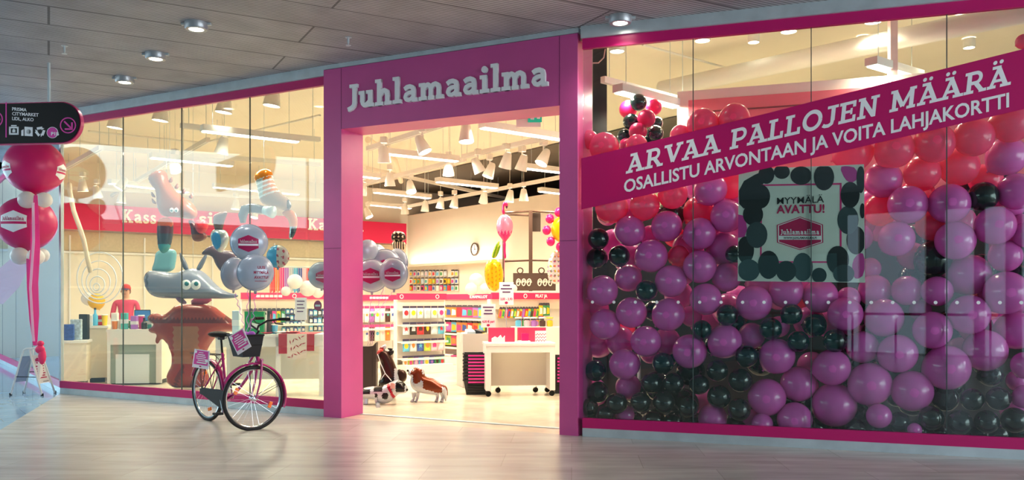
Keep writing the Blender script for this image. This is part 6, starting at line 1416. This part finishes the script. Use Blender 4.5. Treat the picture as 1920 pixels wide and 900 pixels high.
for i in range(24):
    r, k = divmod(i, 6); u0_ = WGL.uz(528, 560)[0]; c = ['3858a8', '58b8e0', '3858a8', 'c8dce8'][(i+r) % 4]
    small_pack(WGL, u0_+.02+k*.075+(.42 if i % 2 else 0)*0, 1.04-.115*r+.10, .065, .10, c, 'f4efe6', '%s card packet on the shelf unit, %s in the %s row, left window' % (CN[c], ORD[k], ORD[r]), 'blue card packets in the left window', off=-.06)
for i in range(12):
    r, k = divmod(i, 4); u0_ = WGL.uz(578, 560)[0]; c = ['3858a8', '58b8e0', '202024'][(i+r) % 3]
    small_pack(WGL, u0_+.03+k*.085, 1.0-.15*r+.10, .075, .13, c, 'f4efe6', '%s ribbon packet beside the round badge, %s in the %s row' % (CN[c], ORD[k], ORD[r]), 'ribbon packets beside the round badge', off=-.06)
for i in range(8):
    c = ['e8303c', '4a2c24', 'f08a3c', 'f4efe6', '202024', 'e83a88', 'f2c81e', '3c9858'][i]
    small_pack(WGL, .15+.085*i, .98, .075, .26, c, KEYS[(i*3+2) % 12], '%s tall packet on the shelf unit behind the green bag, %s from left' % (CN[c], ORD[i]), 'tall packets behind the green bag', off=-.10)
a, b = P(553, 600, 12.5), P(575, 558, 12.5); t = thing('price_board', 'white price board on a stand over the long table in the left window', 'sign', ((a.x+b.x)/2, 12.5, .91))
part('board', MB().box(a.x, b.x, 12.5, 12.508, a.z, b.z), 'lettering', t, world=True); part('stand', MB().tube([((a.x+b.x)/2, 12.512, .91), ((a.x+b.x)/2, 12.512, a.z)], .006, 6), 'steel', t, world=True)
for k in range(4): part('text_line', MB().box(a.x+.03, b.x-.03-.02*(k % 2), 12.498, 12.5, b.z-.06-.05*k, b.z-.045-.05*k), mat('print_violet', '5a3a6a', .5), t, world=True)
cB = P(596, 573, 10.62); mx = Matrix.Translation(FL.hit(596, 573, .04)) @ Matrix.Rotation(FL.ang, 4, 'Z') @ Matrix.Rotation(PI/2, 4, 'X')
t = thing('door_sticker', 'round magenta sticker on the glass near the left jamb', 'sticker', mx.translation, FL.ang); part('disc', MB().lathe([(.0, 0), (.062, 0), (.062, .002), (0, .002)], 24, mx, cap=False), 'emblem', t, world=True); part('bar', MB().box(-.04, .04, -.003, -.002, -.012, .012), 'lettering', t)
for px in (576, 598):
    q = on_floor(px, 752); 
# ================================================================== the right window
BP = FR.off(1.9)
pu0 = BP.uz(1270, 560)[0]
pz = BP.uz(1480, 156)[1]
pt_ = struct('wall_partition', wallbox(BP, pu0, 9, 0, pz, 0, .08), mat('partition_white', 'f2e0d8', .6))
pu1 = BP.uz(1291, 560)[0]; zi = BP.uz(1480, 175)[1]
part('pink_board', wallbox(BP, pu1, 9, 2.3, zi, -.02, 0), mat('board_pink', 'f07888', .6), pt_); part('rail', wallbox(BP, pu1+.05, 9, zi-.16, zi-.145, -.04, -.02), mat('rail_brown', '8a4048', .5), pt_)
def banner():
    W_ = FR.off(.012); n = -W_.n
    corners = [(1090, 297), (1440, 212), (1521, 191), (1935, 88), (1935, 201), (1521, 297), (1440, 315), (1090, 393)]
    q = [W_.hit(*p) for p in corners]; c = W_.hit(1500, 300)
    t = thing('window_banner', 'slanted magenta banner with two lines of white lettering across the right window', 'banner', c, W_.ang)
    m = mat('banner_film', 'cc1272', .4, trans=.25)
    v = [p+n*.0015 for p in q]+[p-n*.0005 for p in q]
    part('film', MB().faces(v, [(0, 1, 6, 7), (1, 2, 5, 6), (2, 3, 4, 5)]+[tuple(8+i for i in f) for f in ((7, 6, 1, 0), (6, 5, 2, 1), (5, 4, 3, 2))]+[(i, (i+1) % 8, (i+1) % 8+8, i+8) for i in range(8)]), m, t, world=True)
    Wt = W_.off(-.003)
    def base(a, b): return Wt.hit(*a), Wt.hit(*b)
    p0, p1 = base((1174, 326), (1893, 159)); d = Wt.hit(1174, 326)-Wt.hit(1174, 290)
    part('lettering', slab_mbs('ARVAA PALLOJEN MÄÄRÄ', p0, p1, .195, n, .001, caps=True, up=Vector((0, 0, 1)) + W_.t*.10), 'lettering', t, world=True)
    p0, p1 = base((1170, 361), (1892, 200)); part('lettering', sans_mb('OSALLISTU ARVONTAAN JA VOITA LAHJAKORTTI', p0, p1, .125, n, .001, .022), 'lettering', t, world=True)
banner()
def poster():
    W_ = FR.off(.045); n = -W_.n
    q = [W_.hit(*p) for p in ((1385, 318), (1620, 308), (1622, 530), (1383, 527))]
    t = thing('poster', 'poster with printed dark balloons around the shop opening notice inside the right window', 'poster', (q[2]+q[3])/2, W_.ang)
    def flat_(pts, l, m, nm, sm=0):
        if sm: pts = smooth_poly(pts, sm)
        a = [W_.hit(*p)+n*l for p in pts]; k = len(a)
        part(nm, MB().faces(a+[p-n*.0006 for p in a], [tuple(range(k)), tuple(range(k, 2*k))[::-1]]+[(i, (i+1) % k, (i+1) % k+k, i+k) for i in range(k)]), m, t, world=True)
    flat_([(1385, 318), (1620, 308), (1622, 530), (1383, 527)], .001, mat('poster_paper', 'dcdfd8', .6, noise=.12, nscale=3), 'sheet')
    pb, pg, pm = mat('poster_ink', '20282c', .5), mat('poster_ink_light', '38484e', .5), mat('poster_pink', 'e0267c', .5)
    flat_([(1385, 345), (1425, 322), (1445, 318), (1430, 345), (1420, 380), (1386, 395)], .0018, pb, 'printed_balloon', 1)
    for pts in ([(1426, 346), (1578, 343), (1578, 346.5), (1426, 349)], [(1426, 346), (1429, 346), (1428, 492), (1425, 492)], [(1574.5, 343), (1578, 343), (1578, 493), (1574.5, 493)], [(1425, 489.5), (1578, 490), (1578, 493), (1425, 492.5)]):
        flat_(pts, .0028, pm, 'printed_frame')
    bl = [(1437, 327, 15, 17, 0), (1466, 322, 15, 13, 0), (1502, 329, 20, 17, 0), (1545, 332, 19, 24, 0), (1426, 368, 18, 22, 0), (1400, 371, 12, 16, 0), (1412, 402, 19, 20, 0), (1419, 440, 20, 24, 1), (1398, 468, 16, 25, 0), (1404, 506, 21, 20, 1), (1441, 496, 20, 26, 0), (1474, 508, 19, 19, 0), (1505, 500, 19, 26, 1), (1536, 516, 14, 14, 0), (1571, 487, 21, 26, 0), (1582, 513, 20, 17, 1), (1605, 450, 18, 26, 0), (1590, 412, 20, 26, 1), (1594, 365, 18, 24, 0), (1614, 336, 8, 25, 0), (1617, 395, 5, 14, 0)]
    for i, (x, y, rx, ry, k) in enumerate(bl):
        pts = [(max(1384.5, min(1620.5, x+rx*math.cos(a))), min(528.5, max(312, y+ry*math.sin(a)*(1.0 if math.sin(a) < 0 else 1.05)))) for a in [2*PI*j/22 for j in range(22)]]
        flat_(pts, .0032+.0004*(i % 4), pg if k else pb, 'printed_balloon')
    flat_([(1592+20*math.cos(a)+10, 500+24*math.sin(a)) for a in [2*PI*j/16 for j in range(16)] if True], .0024, pm, 'printed_pink_balloon') if False else None
    flat_([(1598, 490), (1610, 474), (1621, 476), (1621, 515), (1606, 525), (1598, 514)], .0030, mat('poster_orchid', 'c83a98', .5), 'printed_pink_balloon', 1)
    flat_([(1574, 313), (1588, 311), (1606, 315), (1608, 336), (1596, 344), (1584, 336)], .0026, mat('poster_orchid'), 'printed_pink_balloon', 1)
    flat_([(1384, 402), (1397, 405), (1401, 430), (1396, 444), (1384, 446)], .0026, mat('poster_orchid'), 'printed_pink_balloon')
    Wt = W_.off(-.005)
    part('lettering', sans_mb('MYYMÄLÄ', Wt.hit(1457, 383), Wt.hit(1545, 379.5), .064, n, .001, .004), pb, t, world=True)
    part('lettering', sans_mb('AVATTU!', Wt.hit(1456, 400), Wt.hit(1546, 398.5), .078, n, .001, .025), mat('poster_crimson', 'c01858', .5), t, world=True)
    hx = [(1500, 406), (1543, 421), (1543.5, 455), (1500, 469), (1457, 455), (1456.5, 422)]
    flat_(hx, .0035, mat('poster_crimson'), 'emblem_border', 0); 
    def sc_(k): return [(1500+(x-1500)*k, 437.5+(y-437.5)*k) for x, y in hx]
    flat_(sc_(.95), .0042, 'lettering', 'emblem_line'); flat_(sc_(.91), .0049, mat('poster_crimson'), 'emblem_field'); flat_([(1460, 442), (1540, 442), (1540, 449.5), (1460, 449.5)], .0056, 'lettering', 'emblem_band')
    Wl = W_.off(-.0062)
    part('emblem_lettering', slab_mbs('Juhlamaailma', Wl.hit(1464, 440), Wl.hit(1536, 439.5), .052, n, .0008), 'lettering', t, world=True)
    part('emblem_lettering', sans_mb('WWW.JUHLAMAAILMA.FI', Wl.hit(1469, 448), Wl.hit(1531, 447.8), .020, n, .0008, .02), pb, t, world=True)
poster()
struct('gap_shade_board', wallbox(BP, BP.uz(1086, 560)[0], 9, 0, 2.45, -.03, -.005), mat('gap_shade_dark', '2a2226', .7))  # added dark sheet; its colour stands in for shade between the balloons
# ---- the balloons behind the glass: x, y, radius in the photo, colour; b = set back in the pile
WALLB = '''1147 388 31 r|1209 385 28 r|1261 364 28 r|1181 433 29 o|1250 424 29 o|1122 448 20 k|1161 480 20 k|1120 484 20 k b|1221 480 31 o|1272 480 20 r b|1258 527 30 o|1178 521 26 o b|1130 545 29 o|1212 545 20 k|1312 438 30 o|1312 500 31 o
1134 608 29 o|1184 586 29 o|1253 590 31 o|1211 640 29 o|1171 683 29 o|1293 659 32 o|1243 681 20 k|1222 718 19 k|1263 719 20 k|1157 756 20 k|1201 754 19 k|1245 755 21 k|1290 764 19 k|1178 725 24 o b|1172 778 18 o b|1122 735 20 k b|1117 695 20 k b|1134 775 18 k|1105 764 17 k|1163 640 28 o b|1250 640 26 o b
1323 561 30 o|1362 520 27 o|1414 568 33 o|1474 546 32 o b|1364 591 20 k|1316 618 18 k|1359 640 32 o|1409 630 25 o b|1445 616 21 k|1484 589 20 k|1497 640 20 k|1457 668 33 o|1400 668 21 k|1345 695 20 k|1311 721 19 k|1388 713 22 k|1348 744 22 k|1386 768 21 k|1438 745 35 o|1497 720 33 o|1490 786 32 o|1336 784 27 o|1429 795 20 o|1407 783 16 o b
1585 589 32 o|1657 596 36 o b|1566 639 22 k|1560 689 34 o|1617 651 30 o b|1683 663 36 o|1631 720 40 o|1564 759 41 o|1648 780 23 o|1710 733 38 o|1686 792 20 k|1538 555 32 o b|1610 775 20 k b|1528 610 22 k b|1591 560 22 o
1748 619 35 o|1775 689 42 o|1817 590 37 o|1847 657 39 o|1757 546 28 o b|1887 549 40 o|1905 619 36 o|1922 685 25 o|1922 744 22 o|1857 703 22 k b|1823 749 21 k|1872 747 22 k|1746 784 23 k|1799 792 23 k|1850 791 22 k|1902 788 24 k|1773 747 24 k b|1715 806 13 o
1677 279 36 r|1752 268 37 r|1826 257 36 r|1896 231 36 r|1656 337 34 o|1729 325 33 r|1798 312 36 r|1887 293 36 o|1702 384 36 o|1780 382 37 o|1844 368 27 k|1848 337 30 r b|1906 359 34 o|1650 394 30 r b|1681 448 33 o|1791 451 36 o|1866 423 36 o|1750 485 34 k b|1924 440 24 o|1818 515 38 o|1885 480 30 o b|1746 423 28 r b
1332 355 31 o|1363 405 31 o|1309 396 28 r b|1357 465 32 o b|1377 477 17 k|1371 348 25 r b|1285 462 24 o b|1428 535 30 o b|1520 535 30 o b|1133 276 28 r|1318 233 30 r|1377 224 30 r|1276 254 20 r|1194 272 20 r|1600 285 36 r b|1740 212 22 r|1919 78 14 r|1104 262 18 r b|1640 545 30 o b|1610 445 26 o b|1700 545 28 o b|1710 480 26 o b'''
BM = {'r': 'warm_lit', 'o': 'cool_lit', 'k': 'bblack'}; BN = {'r': 'warm lit pink', 'o': 'cool lit pink', 'k': 'black'}
items = []
for s in WALLB.replace('\n', '|').split('|'):
    a = s.split(); items.append([float(a[0]), float(a[1]), float(a[2]), a[3], len(a) > 4])
fr2 = random.Random(11)
for k in range(22):                                          # small black ones wedged along the floor
    x = 1112+38*k; items.append([x, 783+(x-1100)*.036+(k % 3)*2, 19+(k % 2)*2, 'k', True])
front = list(items); fill = []
tries = 0
while len(fill) < 110 and tries < 9000:                      # partly hidden balloons deeper in the pile
    tries += 1
    x, y = fr2.uniform(1110, 1925), fr2.uniform(330, 800)
    if y < 400-(x-1090)*.24 or any(math.hypot(x-f_[0], y-f_[1]) < 27 for f_ in fill): continue
    if min(math.hypot(x-i[0], y-i[1])/i[2] for i in front) < .5: continue
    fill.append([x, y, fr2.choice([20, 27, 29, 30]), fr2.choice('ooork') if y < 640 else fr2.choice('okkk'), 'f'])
placed = []
def settle(x, y, r_px, d0, step=.03, limit=1.62):
    d = d0
    while True:
        c = FR.hit(x, y, d); r = r_px/F*c.y; c = FR.hit(x, y, max(d, r+.03)); r = r_px/F*c.y
        if d > limit or all((c-p).length > (r+q)*.93 for p, q in placed): return c, r
        d += step
order = sorted(range(len(items)), key=lambda i: items[i][4])
res = {}
for i in order:
    x, y, r, k, b = items[i]; res[i] = settle(x, y, r, .30 if b else .06); placed.append(res[i])
allb = [(items[i], res[i]) for i in range(len(items))]
for f_ in fill:
    c = settle(f_[0], f_[1], f_[2], .45)
    if (c[0]-FR.a).dot(FR.n) < 1.62 and all((c[0]-p).length > (c[1]+q)*.85 for p, q in placed): placed.append(c); allb.append((f_, c))
ROWS = [(150, 'above the banner'), (300, 'just under the banner'), (420, 'level with the top half of the poster'), (480, 'level with the bottom of the poster'), (545, 'just below the poster edge'), (600, 'along the row of safety dots'), (650, 'below the safety dots'), (700, 'in the third row above the floor'), (745, 'in the second row above the floor'), (775, 'along the bottom edge')]
def row_of(x, y):
    if y < 300-(x-1090)*.24: return 0
    r = 1
    for i, (lim, _) in enumerate(ROWS):
        if i >= 1 and y >= lim: r = i
    return r
def one_balloon_mesh(name, m):
    mb = MB(); prof = []
    for k in range(15):
        a = PI*k/14; s = 1 if a < PI/2 else 1+.09*(1-math.sin(a))**1.2
        prof.append((max(.001, math.sin(a)*(1 if a < PI/2 else 1-.06*(1-math.sin(a)))), math.cos(a)*s))
    prof = prof[:-1]+[(.07, -1.11), (.035, -1.14), (.07, -1.19)]
    o = part(name, mb.lathe(prof, 32), m, smooth='all'); me = o.data; bpy.data.objects.remove(o); return me
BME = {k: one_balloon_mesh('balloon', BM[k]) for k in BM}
buckets = {}
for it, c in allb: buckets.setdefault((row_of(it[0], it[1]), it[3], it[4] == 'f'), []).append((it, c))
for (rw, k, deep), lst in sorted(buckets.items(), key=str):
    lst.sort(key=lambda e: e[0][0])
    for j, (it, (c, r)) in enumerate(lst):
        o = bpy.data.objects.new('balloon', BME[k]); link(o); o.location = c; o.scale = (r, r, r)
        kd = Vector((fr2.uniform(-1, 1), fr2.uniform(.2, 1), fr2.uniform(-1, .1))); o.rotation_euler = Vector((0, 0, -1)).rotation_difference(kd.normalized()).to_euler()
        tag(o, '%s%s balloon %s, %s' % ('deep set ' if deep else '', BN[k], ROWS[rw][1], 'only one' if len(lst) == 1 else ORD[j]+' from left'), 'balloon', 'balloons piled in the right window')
# cluster column of small balloons in the upper left of the right window
YK = 9.9
for k, (x, y, r, m, dy, lb) in enumerate(((1197, 192, 16, 'bblack', -.15, 'black balloon at the top of the small cluster column'), (1178, 205, 17, 'column', 0, 'crimson balloon at upper left of the small cluster column'), (1226, 201, 15, 'column', 0, 'crimson balloon at upper right of the small cluster column'), (1183, 228, 15, 'bblack', -.12, 'black balloon in the left middle of the small cluster column'),
        (1212, 222, 17, 'column', -.2, 'crimson balloon in the right middle of the small cluster column'), (1196, 247, 17, 'column', -.22, 'crimson balloon low in the middle of the small cluster column'), (1171, 256, 14, 'bblack', -.03, 'black balloon at lower left of the small cluster column'), (1228, 251, 16, 'bblack', -.05, 'black balloon at lower right of the small cluster column'), (1231, 231, 12, 'bblack', .12, 'small black balloon at the right edge of the cluster column'), (1174, 272, 13, 'column', -.1, 'crimson balloon lowest left of the small cluster column'), (1207, 268, 14, 'bblack', .02, 'black balloon lowest in the small cluster column'))):
    round_balloon(P(x, y, YK+dy), r/F*(YK+dy), m, lb, 'small balloon cluster column', knot=Vector((1198-x, 40, y-228)))
solo('cluster_pole', MB().tube([(P(1198, 240, YK).x, YK, 0), (P(1198, 240, YK).x, YK, 3.4)], .02, 10), 'steel', 'thin pole holding the small black and crimson balloon cluster column', 'pole')
